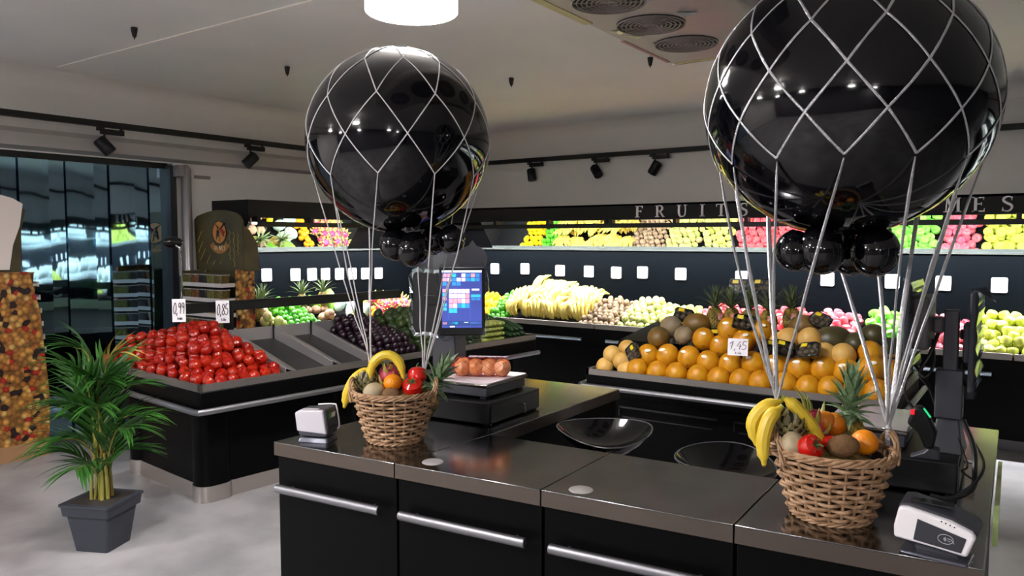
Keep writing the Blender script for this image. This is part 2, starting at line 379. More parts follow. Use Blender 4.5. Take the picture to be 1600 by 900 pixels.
TL = [(4.784, 1.29), (5.135, 1.28), (5.35, 1.275), (5.531, 1.27), (5.728, 1.265), (5.914, 1.26), (6.108, 1.255), (6.318, 1.25)]
fixture('dark wall display on the left wall with limes and tropical fruit', 2.52, (LX, 4.4, 0), R(90), [(.03, 1.45)], [(y - 4.4, z) for y, z in TL], [(.05, 2.3)], (True, False))

cn = MB(); cn.box(LX, -5.95, 6.92, BY, 0, 2.0); cn.box(-5.95, -5.66, 6.86, 6.92, .1, .74); tag(cn.build('corner_unit', CHAR, smooth=False), 'dark corner panel joining the two wall displays behind the left balloon', 'panel')
# ---- shop lettering: built from strokes with serifs
def letter(ch):
    """strokes in a 1-high box; returns (list of (poly), width)"""
    T, t = .17, .075; P = []
    def bar(x0, y0, x1, y1, w0, w1=None):
        w1 = w1 or w0; d = Vector((x1 - x0, y1 - y0)); n = Vector((-d.y, d.x)).normalized()
        P.append([(x0 + n.x * w0 / 2, y0 + n.y * w0 / 2), (x0 - n.x * w0 / 2, y0 - n.y * w0 / 2), (x1 - n.x * w1 / 2, y1 - n.y * w1 / 2), (x1 + n.x * w1 / 2, y1 + n.y * w1 / 2)])
    def ser(x, y, w=.34): P.append([(x - w / 2, y - .03), (x + w / 2, y - .03), (x + w / 2, y + .03), (x - w / 2, y + .03)])
    def curve(pts, ws):
        q = bez([(a, b, 0) for a, b in pts], 5)
        for i in range(len(q) - 1):
            f = i / (len(q) - 1); k = f * (len(ws) - 1); j = min(int(k), len(ws) - 2); w = ws[j] + (ws[j + 1] - ws[j]) * (k - j)
            bar(q[i].x, q[i].y, q[i + 1].x, q[i + 1].y, w)
    if ch in 'FELRIT': stem = .5 if ch in 'IT' else .14; bar(stem, 0, stem, 1, T); ser(stem, .03, .38)
    if ch in 'FERIL': ser(stem, .97, .38)
    if ch in 'FE': bar(.1, .96, .62, .96, t); bar(.6, 1, .6, .78, t, .03); bar(.14, .53, .48, .53, t); bar(.48, .63, .48, .43, .05)
    if ch in 'EL': bar(.1, .04, .66, .04, t); bar(.64, 0, .66, .24, t, .03)
    if ch == 'T': bar(.08, .96, .92, .96, t); bar(.1, 1, .1, .76, t, .03); bar(.9, 1, .9, .76, t, .03)
    if ch == 'R': curve([(.14, .96), (.45, .95), (.6, .75), (.45, .53), (.14, .51)], [t, .12, .17, .12, t]); bar(.35, .52, .68, .03, .14); ser(.7, .03, .2)
    if ch == 'U': curve([(.14, 1), (.14, .35), (.24, .07), (.42, .03), (.62, .1), (.7, .36), (.7, 1)], [T, T, .12, t, t, t, t]); ser(.14, .97); ser(.7, .97, .28)
    if ch == 'S': curve([(.6, .74), (.55, .93), (.36, .98), (.16, .88), (.14, .7), (.36, .53), (.58, .4), (.6, .18), (.4, .02), (.18, .06), (.09, .26)], [.05, t, .09, .15, .16, .16, .16, .12, t, .06, .05]); bar(.62, .98, .6, .72, .05); bar(.08, .02, .1, .28, .05)
    if ch == 'G': curve([(.72, .78), (.58, .95), (.4, .98), (.18, .82), (.1, .5), (.2, .15), (.44, .02), (.68, .12)], [.05, t, .1, .16, .17, .13, t, t]); bar(.7, .42, .7, .06, .14); ser(.7, .42, .3)
    if ch == 'M': bar(.12, 0, .17, 1, t); bar(.17, 1, .5, .1, .16, .1); bar(.5, .1, .83, 1, t); bar(.86, 0, .83, 1, T); ser(.12, .03, .3); ser(.88, .03, .34); ser(.14, .97, .2); ser(.86, .97, .24)
    if ch == '&': curve([(.8, .55), (.62, .15), (.36, .02), (.12, .18), (.2, .42), (.5, .66), (.5, .9), (.34, .98), (.22, .84), (.32, .6), (.82, .03)], [.06, t, .1, .14, .12, .08, .1, t, .1, .14, .14])
    return P
LETTER = mat('silver_letter', '#ebe8ea', .35)
sg = thing('shop_sign', 'silver serif capital letters FRUITS & LEGUMES on the dark header', 'sign', (-3.46, BY - .55, 1.86))
def put(ch, xc, hgt=.118):
    m = MB(); w = .42 * hgt * 2 if ch != 'M' else .5 * hgt * 2
    for p in letter(ch): m.ext([(xc + 3.46 - .4 * hgt + x * hgt, -.004, y * hgt) for x, y in p], (0, -.012, 0))
    m.build('letter', LETTER, sg, smooth=False)
for ch, x in zip('FRUITS&LEGUMES', (-3.41, -3.19, -2.96, -2.763, -2.575, -2.345, -2.05, -1.72, -1.44, -1.17, -.90, -.652, -.448, -.259)): put(ch, x)

# ================================================================ fruit prototypes (meshes)
def apple_mesh(nm, m, r=.04):
    return MB().lathe([(0, -.75 * r), (.35 * r, -.86 * r), (.75 * r, -.62 * r), (1.0 * r, .05 * r), (.9 * r, .6 * r), (.5 * r, .86 * r), (.16 * r, .74 * r), (0, .6 * r)], 12).mesh(nm, m)
def oval_mesh(nm, m, rx, rz, n=12, k=8, rad=None): return MB().ball((0, 0, 0), (rx, rx, rz), n, k, rad=rad).mesh(nm, m)
G = {}
G['lemon'] = MB().lathe([(0, -.05), (.01, -.045), (.026, -.03), (.034, 0), (.026, .03), (.01, .045), (0, .052)], 12).mesh('lemon', mat('lemon_skin', '#e8c61e', .4, rand='#d9b010', bump=.1))
G['lime'] = MB().lathe([(0, -.038), (.012, -.034), (.026, -.018), (.031, 0), (.026, .018), (.012, .034), (0, .038)], 12).mesh('lime', mat('lime_skin', '#2f7d16', .35, rand='#4f9a22'))
G['kiwi'] = oval_mesh('kiwi', mat('kiwi_skin', '#75604a', .75, rand='#8b7458'), .028, .034)
G['mango'] = oval_mesh('mango', mat('mango_skin', '#8ea04f', .45, rand='#a8846a', col2='#a9b45e', nscale=9), .035, .042)
G['papple'] = apple_mesh('pale_apple', mat('pale_apple_skin', '#b9bf5c', .35, rand='#c9c878'))
G['rapple'] = apple_mesh('red_apple', mat('red_apple_skin', '#b01e2e', .3, rand='#c9485a', col2='#c65a55', nscale=14))
G['papple2'] = apple_mesh('pink_apple', mat('pink_apple_skin', '#b02848', .3, rand='#cc6a70', col2='#c2606c', nscale=12))
G['gapple'] = apple_mesh('green_apple', mat('green_apple_skin', '#62b23a', .3, rand='#7fc24e'), .043)
G['yapple'] = apple_mesh('yellow_apple', mat('yellow_apple_skin', '#b4bf45', .32, rand='#c6ca5e'), .043)
G['cabbage'] = oval_mesh('cabbage', mat('cabbage_leaf', '#dfe8e0', .5, col2='#f0f4f0', nscale=12), .1, .09)
G['tomato'] = MB().lathe([(0, -.028), (.018, -.031), (.034, -.018), (.04, .002), (.035, .02), (.02, .03), (.006, .027), (0, .024)], 14, rad=lambda a, z: 1 + .02 * math.cos(5 * a)).mesh('tomato', mat('tomato_skin', '#8c0e06', .2, rand='#a3220a'))
G['plum'] = oval_mesh('plum', mat('plum_skin', '#170812', .35, rand='#240d1e'), .03, .034)
G['avocado'] = MB().lathe([(0, -.045), (.02, -.042), (.035, -.022), (.037, 0), (.028, .03), (.014, .052), (0, .058)], 12).mesh('avocado', mat('avocado_skin', '#26371a', .45, rand='#37481f', bump=.2))
G['courgette'] = MB().tube([(-.09, 0, 0), (-.085, 0, 0), (-.04, 0, 0), (.05, 0, .003), (.085, 0, .006), (.10, 0, .01)], [.004, .02, .026, .023, .014, .009], 10).mesh('courgette', mat('pale_courgette_skin', '#a3ad55', .4, rand='#b3ba66'))
G['cucumber'] = MB().tube([(-.16, 0, 0), (-.155, 0, 0), (-.09, 0, .004), (.08, 0, .004), (.15, 0, 0), (.165, 0, 0)], [.006, .02, .026, .026, .018, .005], 10).mesh('cucumber', mat('cucumber_skin', '#1d3a1a', .4, rand='#274a22', bump=.1))
G['clementine'] = MB().lathe([(0, -.026), (.02, -.027), (.034, -.012), (.036, .004), (.028, .022), (.01, .028), (0, .026)], 12).mesh('clementine', mat('clementine_skin', '#e38a12', .4, rand='#e8a01a', bump=.08))
G['turnip'] = MB().ball((0, 0, 0), (.05, .05, .045), 12, 8, rad=lambda a, z: 1 + .06 * math.sin(5 * a + 9 * z)).mesh('celeriac', mat('celeriac_skin', '#b08a6e', .7, col2='#8d6a50', nscale=40, bump=.6, bscale=90))
dm = MB(); dm.ball((0, 0, 0), (.045, .045, .055), 12, 8)
for i in range(14):
    a = i * 2.4; z = -.03 + .08 * i / 14; d = Vector((math.cos(a), math.sin(a), .6)); c0 = Vector((.04 * math.cos(a), .04 * math.sin(a), z))
    dm.tube([c0, c0 + d * .02, c0 + d * .035], [.012, .007, .001], 5, mi=1)
G['dragon'] = dm.mesh('dragon_fruit', [mat('dragon_skin', '#c2265c', .4, rand='#d2487a'), mat('dragon_tip', '#a9b35a', .5)])
G['papaya'] = MB().lathe([(0, -.13), (.03, -.12), (.065, -.06), (.07, 0), (.05, .07), (.025, .12), (0, .13)], 14).mesh('papaya', mat('papaya_skin', '#3f8f2a', .4, col2='#8fae33', nscale=6))
G['foam'] = MB().ball((0, 0, 0), (.06, .06, .09), 14, 9).mesh('foam_pear', mat('foam_net', '#dfeee6', .6, col2='#9fbfae', nscale=120))
def each(key, name, label, cat, group, pts, rz=True, tilt=.5, scale=(.92, 1.08)):
    for p in pts:
        o = link(name, G[key], None, p, (random.uniform(-tilt, tilt), random.uniform(-tilt, tilt), random.uniform(0, 6.28) if rz else random.uniform(-.2, .2)), random.uniform(*scale))
        tag(o, label, cat, group)
def bedz(s, lift): return .722 + s * .21 + lift
def fill(x0, x1, d, rows, left=False, mound=.0, s0=.03, s1=.9, z2=.0):
    """hex packed points on the sloped wall-shelf bed, plus a second layer"""
    out = []; rad = d / 2
    for layer in (0, 1):
        n = max(1, int((x1 - x0) / d)); ny = rows - layer
        for j in range(ny):
            s = s0 + (s1 - s0) * (j + .5 * layer + .3) / rows
            for i in range(n - layer):
                x = x0 + d * (i + .5 + .5 * ((j + layer) % 2) * .9) + random.uniform(-.1, .1) * d
                if x > x1 - .3 * d: continue
                if layer and random.random() < .25: continue
                z = bedz(s, rad * .98 + layer * d * .72) + mound * math.sin(math.pi * (x - x0) / (x1 - x0)) * s + random.uniform(0, .006) + z2 * s
                yy = .85 - s * .6 + 0
                out.append((LX + yy, x, z) if left else (x, BY - yy, z))
    return out
each('lemon', 'lemon', 'yellow lemon in the bed at the left end of the banana display', 'lemon', 'lemons on the wall display', fill(-5.5, -5.17, .07, 7))
each('lime', 'lime', 'green lime in the bed beside the bananas', 'lime', 'limes beside the bananas', fill(-5.17, -4.88, .063, 8, z2=.06))
each('kiwi', 'kiwi', 'brown kiwi in the bed between the bananas and pale mangoes', 'kiwi', 'kiwis on the wall display', fill(-3.98, -3.52, .06, 9, mound=.06))
each('mango', 'mango', 'green and pinkish mango in the bed right of the kiwis', 'mango', 'mangoes on the wall display', fill(-3.52, -3.12, .072, 8, mound=.05))
each('papple', 'pale_apple', 'pale yellow green apple in the bed behind the melon table', 'apple', 'pale apples under the letters', fill(-3.12, -2.74, .078, 7))
each('rapple', 'red_apple', 'red apple in the bed hidden behind the pineapples', 'apple', 'red apples behind the pineapples', fill(-2.74, -1.72, .078, 7))
each('papple2', 'pink_apple', 'pink apple in the bed left of the bright green apples', 'apple', 'pink apples left of the green ones', fill(-1.72, -1.30, .078, 7))
each('gapple', 'green_apple', 'bright green apple in the bed between two pink apple beds', 'apple', 'bright green apples', fill(-1.28, -.80, .084, 7, z2=.05))
each('papple2', 'pink_apple', 'pink apple in the bed between green and yellow apples', 'apple', 'pink apples right of the green ones', fill(-.80, -.48, .078, 7))
each('yapple', 'yellow_apple', 'yellow green apple in the rightmost bed in view', 'apple', 'yellow green apples', fill(-.47, .62, .084, 7, z2=.05))
each('cabbage', 'cabbage', 'pale cabbage on the display mirrored in the strip curtain', 'cabbage', 'pale cabbages out of view', fill(.75, 5.3, .2, 3))
# bananas
BAN = [mat('banana_skin', '#dec23c', .42, rand='#d6b832', col2='#d6b830', nscale=25), mat('banana_tip', '#4a3a16', .6), mat('banana_stem', '#9a9a34', .5)]
def banana_path(m, pts, r=.018, n=8):
    q = bez(pts, 5); k = len(q) - 1; rs = []
    for i in range(k + 1):
        f = i / k; rs.append(r * (.38 if f < .04 else .5 if f < .1 else .85 if f < .2 else 1 if f < .75 else .85 if f < .88 else .55 if f < .97 else .3))
    rs[-2] = r * .45; rs[-1] = r * .3; m.tube(q, rs, n, mi=0); e_ = (q[-1] - q[-2]).normalized(); m.tube([q[-1] - e_ * .002, q[-1] + e_ * .004], [r * .31, r * .24], n, mi=1)
    m.tube([q[0] - (q[1] - q[0]) * .8, q[0], q[1]], [r * .36, r * .36, r * .42], 6, mi=2); return m
bm1 = banana_path(MB(), [(0, .02, .19), (0, -.035, .15), (0, -.06, .085), (0, -.045, .02), (0, -.02, -.01)])
BANME = bm1.mesh('banana', [mat('lit_banana_skin', '#dccb78', .45, rand='#d4be5c', col2='#cfb44e', nscale=25)] + BAN[1:])  # paler copy of the skin, the strong canopy light washed into its colour
def bunch(loc, rz, label, n=5, tilt=0, group='banana bunches on the wall display', cat='bananas'):
    t = thing('banana_bunch', label, cat, loc, rz, group); t.rotation_euler = (tilt, random.uniform(-.2, .2), rz)
    for i in range(n):
        f = i - (n - 1) / 2
        link('banana', BANME, t, (f * .034, abs(f) * .012 + random.uniform(-.004, .004), random.uniform(-.012, .012)), (random.uniform(-.12, .12), f * .12, -f * .16), (1.15, 1.0, random.uniform(.9, 1.05)))
    return t
OR = ('first', 'second', 'third', 'fourth', 'fifth', 'sixth', 'seventh', 'eighth', 'ninth', 'tenth', 'eleventh', 'twelfth')
for i in range(6): bunch((-4.84 + i * .166 + random.uniform(-.015, .015), 7.03 + random.uniform(-.03, .03), .80), random.uniform(-.5, .5), 'yellow banana bunch in the front row of the wall display, %s from the left' % OR[i], 5, R(random.uniform(-5, 12)))
for i in range(6): bunch((-4.82 + i * .163, 7.18 + random.uniform(-.03, .03), .90 + random.uniform(0, .04)), random.uniform(-.8, .8), 'yellow banana bunch in the middle row of the wall display, %s from the left' % OR[i], 5, R(random.uniform(-20, 10)))
for i in range(6): bunch((-4.80 + i * .166, 7.10 + random.uniform(-.02, .02), .85 + random.uniform(0, .03)), random.uniform(-.9, .9), 'yellow banana bunch between the front and middle rows, %s from the left' % OR[i], 5, R(random.uniform(-30, 0)))
for i in range(6): bunch((-4.80 + i * .166, 7.26 + random.uniform(-.02, .02), .93 + random.uniform(0, .03)), random.uniform(-.9, .9), 'yellow banana bunch behind the middle row, %s from the left' % OR[i], 5, R(random.uniform(-60, -20)))
for i in range(5): bunch((-4.74 + i * .17, 7.33, .97 + (.06 - .02 * i) + random.uniform(0, .03)), random.uniform(-.9, .9), 'yellow banana bunch against the dark back panel, %s from the left' % OR[i], 5, R(random.uniform(-50, -20)))
for i in range(2): bunch((-4.62 + i * .2, 7.34, 1.06 + random.uniform(0, .03)), random.uniform(-.7, .7), 'yellow banana bunch on top of the heap, %s from the left' % OR[i], 5, R(random.uniform(-70, -40)))
# left wall shelf produce
each('mango', 'mango', 'large green and brown mango beside the leaf print panel', 'mango', 'mangoes on the left wall shelf', [(x, y, z + .02) for x, y, z in fill(4.44, 4.66, .09, 5, True)], scale=(1.15, 1.3))
each('lime', 'lime', 'dark green lime heaped on the left wall shelf', 'lime', 'limes on the left wall shelf', fill(4.66, 5.08, .064, 9, True, mound=.12))
each('turnip', 'celeriac', 'knobbly beige root on the left wall shelf', 'root', 'beige roots on the left wall shelf', fill(5.08, 5.42, .105, 3, True)[:9])
each('foam', 'foam_wrapped_fruit', 'large pale fruit in a white foam net on the left wall shelf', 'fruit', 'foam netted fruit', [(-5.85, 5.52, .90), (-5.95, 5.62, .95), (-5.8, 5.66, .9), (-6.0, 5.5, .98)])
each('lemon', 'lemon', 'yellow lemon on the left wall shelf beside the foam netted fruit', 'lemon', 'lemons on the left wall shelf', [(-5.72, 5.42, .80), (-5.74, 5.49, .80), (-5.78, 5.45, .84), (-5.7, 5.56, .8)])
each('clementine', 'clementine', 'orange clementine on the left wall shelf', 'clementine', 'clementines on the left wall shelf', fill(5.78, 6.0, .074, 7, True))
each('dragon', 'dragon_fruit', 'pink dragon fruit on the left wall shelf', 'dragon fruit', 'dragon fruit on the left wall shelf', fill(6.0, 6.5, .1, 5, True))
each('papaya', 'papaya', 'green papaya lying at the back of the left wall shelf', 'papaya', 'papayas on the left wall shelf', [(-6.12, 5.3, .98), (-6.1, 5.46, 1.0)], tilt=1.3)
# leaf-print skirt along the left shelf edge
LEAFP = voro_print('autumn_leaf_print', [(0, '#9a5a1a'), (.3, '#5a2f14'), (.5, '#c08a2a'), (.7, '#2a1020'), (.85, '#7a3c18')], 26)
sk = MB(); n = 90; vs = []; fs = []
for i in range(n + 1):
    y = 4.40 + 2.2 * i / n; wv = .02 * math.sin(i * .9) + .012 * math.sin(i * 2.3)
    vs += [(-5.63, y, .80 + .3 * wv), (-5.615, y, .70 + wv), (-5.625, y, .70 + wv), (-5.64, y, .80 + .3 * wv)]
for i in range(n):
    for j in range(4): a = i * 4 + j; b = i * 4 + (j + 1) % 4; fs.append((a, b, b + 4, a + 4))
tag(sk.add(vs, fs).build('leaf_skirt', LEAFP), 'wavy autumn leaf print border along the left shelf edge', 'border')

# ================================================================ olive and dried-fruit stands
MIXP = voro_print('dried_fruit_print', [(0, '#c2843a'), (.36, '#d39a48'), (.6, '#a5652a'), (.72, '#2a1616'), (.84, '#b02a1c'), (.9, '#e0b468')], 27)
OLIVEB = mat('olive_board', '#4d4526', .55, col2='#3a331c', nscale=5)
TUBC = [mat('olive_tub_%d' % i, c, .3, col2=d, nscale=60) for i, (c, d) in enumerate((('#6b5a2c', '#3f3a18'), ('#7a4f24', '#4a2c14'), ('#2a2428', '#1a1618'), ('#6f6a34', '#4a4a20')))]
TUBS = []
for i, c in enumerate(TUBC):
    m = MB(); m.prism(rrect(-.05, .05, -.04, .04, .012, 3), 0, .078, 0, rrect(-.056, .056, -.046, .046, .014, 3)); m.prism(rrect(-.059, .059, -.049, .049, .014, 3), .078, .086, 1)
    TUBS.append(m.mesh('produce_tub', [c, mat('tub_lid', '#8f8a86', .2)]))
def tub(p, rz, label, group, k): tag(link('produce_tub', TUBS[k % 4], None, p, (0, 0, rz)), label, 'tub', group)
st = thing('olive_stand', 'brown cardboard olive stand with a round emblem on its header', 'display stand', (-6.04, 4.1, 0))
f = MB(); f.box(-.29, .29, -.16, -.10, 0, .3); f.box(-.29, .29, .08, .16, 0, 1.36); f.box(-.29, -.27, -.16, .16, 0, 1.36); f.build('stand_frame', OLIVEB, st, smooth=False)
SHS = mat('shelf_strip', '#bdb6b2', .4)
rows = [.34, .47, .60, .73, .86, .99, 1.12, 1.25]
for z in rows:
    s_ = MB(); s_.box(-.28, .29, -.16, .08, z - .012, z); s_.box(-.29, .295, -.166, -.16, z - .022, z + .012); s_.box(.29, .296, -.166, -.03, z - .022, z + .012); s_.build('shelf', SHS, st, smooth=False)
    for i in range(5): tub((-6.26 + i * .112, 3.99, z + .001), 0, 'small clear tub of olives on the stand under the round emblem', 'olive tubs', i + (0 if i < 3 else 0))
MB().box(.29, .30, -.02, .17, .1, 1.38).build('print_panel', MIXP, st, smooth=False)
hb = MB(); pts = [(-.38, 1.36)] + [(-.40, 1.82), (-.36, 1.85)] + [(-.36 + .66 * i / 8, 1.85 + .05 * math.sin(math.pi * i / 8)) for i in range(1, 8)] + [(.27, 1.84), (.30, 1.80), (.31, 1.36)]
hb.ext([(x, .05, z) for x, z in pts], (0, .02, 0)); hb.build('header_board', OLIVEB, st, smooth=False)
wg = MB(); wg.ext([(.30, .06, 1.36), (.30, .22, 1.36), (.30, .2, 1.6), (.30, .12, 1.72), (.30, .06, 1.76)], (.012, 0, 0)); wg.build('header_wing', OLIVEB, st, smooth=False)
def disc(m, cx, cz, r, y, n=28, mi=0, a0=0, a1=360, r0=0):
    k = int(n * (a1 - a0) / 360); o = []
    for i in range(k + 1): a = R(a0 + (a1 - a0) * i / k); o.append((cx + r * math.cos(a), y, cz + r * math.sin(a)))
    if r0:
        for i in range(k, -1, -1): a = R(a0 + (a1 - a0) * i / k); o.append((cx + r0 * math.cos(a), y, cz + r0 * math.sin(a)))
        for i in range(k): m.ext([o[i], o[i + 1], o[2 * k - i], o[2 * k + 1 - i]], (0, .003, 0), mi)
    else: m.ext(o[:-1] if a1 - a0 == 360 else o, (0, .003, 0), mi)
em = MB(); disc(em, -.02, 1.70, .10, .046, mi=0); disc(em, -.02, 1.68, .17, .045, 30, 1, 215, 325, .115); disc(em, -.02, 1.70, .104, .044, 32, 2, 0, 360, .097)
for a, b, w_, mi in (((-.05, 1.76), (-.03, 1.70), .004, 2), ((-.07, 1.77), (.0, 1.73), .004, 2), ((.06, 1.78), (-.01, 1.72), .008, 2), ((.0, 1.73), (.06, 1.70), .012, 3), ((.01, 1.72), (.05, 1.67), .010, 3), ((-.02, 1.69), (-.01, 1.62), .005, 4), ((-.05, 1.72), (-.06, 1.64), .004, 2)):
    em.tube([(a[0], .044, a[1]), (b[0], .044, b[1])], w_, 6, mi=mi)
em.ball((-.035, .046, 1.69), (.022, .004, .03), 10, 6, 2)
em.build('emblem', [mat('emblem_orange', '#b9793a', .5), mat('emblem_banner', '#96672f', .5), INK, mat('emblem_red', '#8c3420', .5), mat('emblem_green', '#65702a', .5)], st, smooth=False)
def stroke_text(m, txt, x, z, h, y, w=.0022, dx=None, slant=0, mi=0, wig=0, nrm=(0, -1, 0), ax=(1, 0, 0), org=(0, 0, 0), xs=1):
    """hand drawn digits and capitals as thin strokes on a plane"""
    SG = {'0': [[(.3, 1), (.05, .6), (.1, .1), (.35, 0), (.55, .4), (.5, .85), (.3, 1)]], '1': [[(.05, .7), (.4, 1), (.25, 0)]], '4': [[(.4, 1), (.0, .4), (.6, .4)], [(.45, .65), (.4, 0)]],
          '5': [[(.6, 1), (.2, 1), (.12, .58), (.45, .58), (.55, .25), (.3, 0), (.0, .1)]], '8': [[(.3, .5), (.08, .8), (.3, 1), (.5, .8), (.3, .5), (.05, .2), (.3, 0), (.55, .2), (.3, .5)]],
          '9': [[(.5, .75), (.25, .55), (.08, .8), (.3, 1), (.5, .75), (.45, 0)]], ',': [[(.1, .08), (.0, -.18)]], '.': [[(.1, .05), (.1, -.02)]],
          'k': [[(.1, 1), (.1, 0)], [(.5, .6), (.1, .3), (.5, 0)]], 'i': [[(.2, .6), (.2, 0)], [(.2, .85), (.2, .8)]], 'l': [[(.2, 1), (.2, 0)]], 'o': [[(.3, .6), (.05, .3), (.3, 0), (.55, .3), (.3, .6)]],
          'O': [[(.3, 1), (.0, .5), (.3, 0), (.6, .5), (.3, 1)]], 'L': [[(.1, 1), (.1, 0), (.5, 0)]], 'I': [[(.2, 1), (.2, 0)]], 'V': [[(0, 1), (.3, 0), (.6, 1)]], 'E': [[(.5, 1), (.1, 1), (.1, 0), (.5, 0)], [(.1, .5), (.4, .5)]], 'S': [[(.5, .85), (.3, 1), (.08, .75), (.5, .3), (.3, 0), (.05, .15)]]}
    ax = Vector(ax); nrm = Vector(nrm); up = Vector((0, 0, 1)); org = Vector(org); dx = dx or h * .72; cx = x
    for ch in txt:
        for s_ in SG.get(ch, []):
            pp = [org + ax * (cx + px * h * xs + slant * pz * h * xs) + up * (z + pz * h) + nrm * y for px, pz in s_]
            m.tube(pp if len(pp) < 4 else bez(pp, 3), w, 5, mi=mi)
        cx += dx * (.45 if ch in ',.iIl' else 1)
bn = MB(); stroke_text(bn, 'OLIVES', -.085, 1.545, .036, -.041, .003, .03); bn.build('banner_lettering', mat('banner_cream', '#cdb58c', .5), st)
ln = MB()
for x, z, l in ((-.35, 1.62, .12), (-.34, 1.52, .13), (-.31, 1.45, .14), (-.22, 1.42, .1), (-.12, 1.41, .05), (-.02, 1.42, .04)): ln.tube([(x, .046, z), (x + l * .55, .046, z + l * .75)], .004, 5)
for x, z0, z1 in ((.13, 1.46, 1.72), (.19, 1.40, 1.70), (.25, 1.5, 1.69)): ln.tube([(x + .012 * math.sin(i * 2.3), .046, z0 + (z1 - z0) * i / 10) for i in range(11)], .0035, 5)
ln.build('gold_ornament', mat('ornament_gold', '#8c7a3e', .5), st)
# far-left dried fruit stand
st = thing('dried_fruit_stand', 'tall stand with a colourful dried fruit print at the left edge', 'display stand', (-6.3, 2.4, 0))
MB().ext([(.1, -.5, .12), (.1, .33, .12), (.1, .345, .45), (.1, .30, 1.1), (.1, .235, 1.4), (.1, -.5, 1.4)], (-.02, 0, 0)).build('print_panel', MIXP, st, smooth=False)
MB().box(-.18, .1, -.5, .33, 0, .12).build('base', mat('stand_base', '#9a7450', .6), st, smooth=False)
MB().ext([(.08, -.5, 1.4), (.08, .19, 1.40), (.08, .2, 1.7), (.08, .235, 1.86), (.08, .1, 1.92), (.08, -.5, 1.92)], (-.02, 0, 0)).build('back_board', OLIVEB, st, smooth=False)
hp = [(.11, -.5, 1.42), (.11, .10, 1.42), (.11, .13, 1.6), (.11, .18, 1.74), (.11, .205, 1.9)] + [(.11, .2 - .35 * i / 6, 1.92 + .07 * math.sin(math.pi * .5 * i / 6)) for i in range(1, 7)] + [(.11, -.5, 1.99)]
MB().ext(hp, (-.015, 0, 0)).build('header_board', mat('cream_board', '#d9cfc8', .6), st, smooth=False)
MB().box(-.18, .08, -.5, .2, .12, 1.3).build('core', OLIVEB, st, smooth=False)
for k, z in enumerate((.82, .92, 1.02, 1.12, 1.22, 1.32)):
    yb = 2.4 + .345 - max(0, (z - .45)) * .07
    MB().box(-.18, .075, .2, yb - 2.4 + .015, z - .03, z - .012).build('shelf', SHS, st, smooth=False)
    MB().box(-.18, .078, yb - 2.4 + .015, yb - 2.4 + .025, z - .034, z + .002).build('shelf_strip', SHS, st, smooth=False)
    for i in range(2): tub((-6.29 - i * .115, yb - .05, z - .011), R(90), 'small clear tub on the dried fruit stand at the left edge', 'dried fruit tubs', k + i)
# black oval head on a bent rod by the door post
o = thing('gooseneck_holder', 'black oval head on a thin bent metal rod beside the door post', 'holder', (-5.02, 3.02, .9))
MB().ball((-.02, .06, .72), (.03, .075, .04), 14, 8).build('oval_head', mat('gloss_black', '#0c0c0e', .2), o)
MB().tube(bez([(.01, .06, .70), (.03, .085, .66), (.03, .09, .5), (.02, .09, .35), (.0, .10, .27), (0, .1, 0)], 6), .006, 8).build('rod', CHROME, o)

# ================================================================ tomato table
T0 = (-4.073, 2.627, 0); TR = -math.atan2(.1, .995)
tt = thing('produce_table', 'long black produce table with tomatoes, empty trays and cucumbers', 'table', T0, TR)
TMX = TM[tt.name]
def tw(x, y, z): return tuple(TMX @ Vector((x, y, z)))
LT = 3.17
def bedt(x, y=1): return .735 + .17 * min(1 - abs(x + .75) / .75, y / .42)
fa = MB(); fa.box(-1.5, 0, 0, LT, .60, .74); fa.build('fascia', BLACK, tt, bevel=.01)
bo = MB(); bo.prism(rrect(-1.28, -.2, .12, LT - .12, .09, 5), .1, .6); bo.build('body', BLACK, tt)
kk = MB(); kk.prism(rrect(-1.285, -.195, .115, LT - .115, .09, 5), 0, .1); kk.build('kick_plate', KICK, tt)
for x, y in ((-.30, .2), (-1.2, .2), (-.30, 1.2), (-.30, 2.2), (-.3, 3.0)):
    kc = MB(); kc.prism(rrect(x - .04, x + .135, y - .12, y + .12, .08, 5), 0, .102); kc.build('kick_corner', mat('kick_bright', '#b9b2ad', .3, .9), tt)
    cc = MB(); cc.prism(rrect(x - .04, x + .13, y - .115, y + .115, .08, 5), .1, .6); cc.build('corner_column', BLACK, tt)
tr = MB(); tr.box(-.022, 0, 0, LT, .738, .782); tr.box(-1.5, -1.478, 0, LT, .738, .782); tr.box(-1.5, 0, 0, .022, .738, .782); tr.box(-1.5, 0, LT - .022, LT, .738, .782); tr.build('rim_trim', RIM, tt, smooth=False)
rl = MB(); rl.tube([(-1.53, .3, .625), (-1.53, -.02, .625), (-1.5, -.03, .625), (-.01, -.03, .625), (.03, -.02, .625), (.035, .02, .625), (.035, LT, .625)], .019, 10); rl.build('bumper_rail', ALU, tt)
bd = MB(); bd.add([(-1.48, .02, .74), (-.02, .02, .74), (-.75, .42, .905), (-1.48, LT - .02, .74), (-.02, LT - .02, .74), (-.75, LT - .02, .905)], [(0, 1, 2), (1, 4, 5, 2), (4, 3, 5), (3, 0, 2, 5), (0, 3, 4, 1)]); bd.build('tray_bed', mat('tray_dark', '#4b4a4b', .35, .7), tt, smooth=False)
TRG = mat('tray_steel', '#a09c9b', .35, .6)
for y in (.60, .97, 1.30):
    d = MB(); d.ext([(-.03, y, .745), (-.75, y, .905), (-.75, y, .985), (-.03, y, .80)], (0, .008, 0)); d.build('tray_divider', TRG, tt, smooth=False)
    d = MB(); d.ext([(-.03, y + .008, .80), (-.75, y + .008, .985), (-.75, y + .15, .915), (-.03, y + .12, .75)], (0, .004, .004)); d.build('tray_slope', TRG, tt, smooth=False)
d = MB(); d.box(-.765, -.75, .6, LT - .03, .9, .995); d.build('tray_back', TRG, tt, smooth=False)
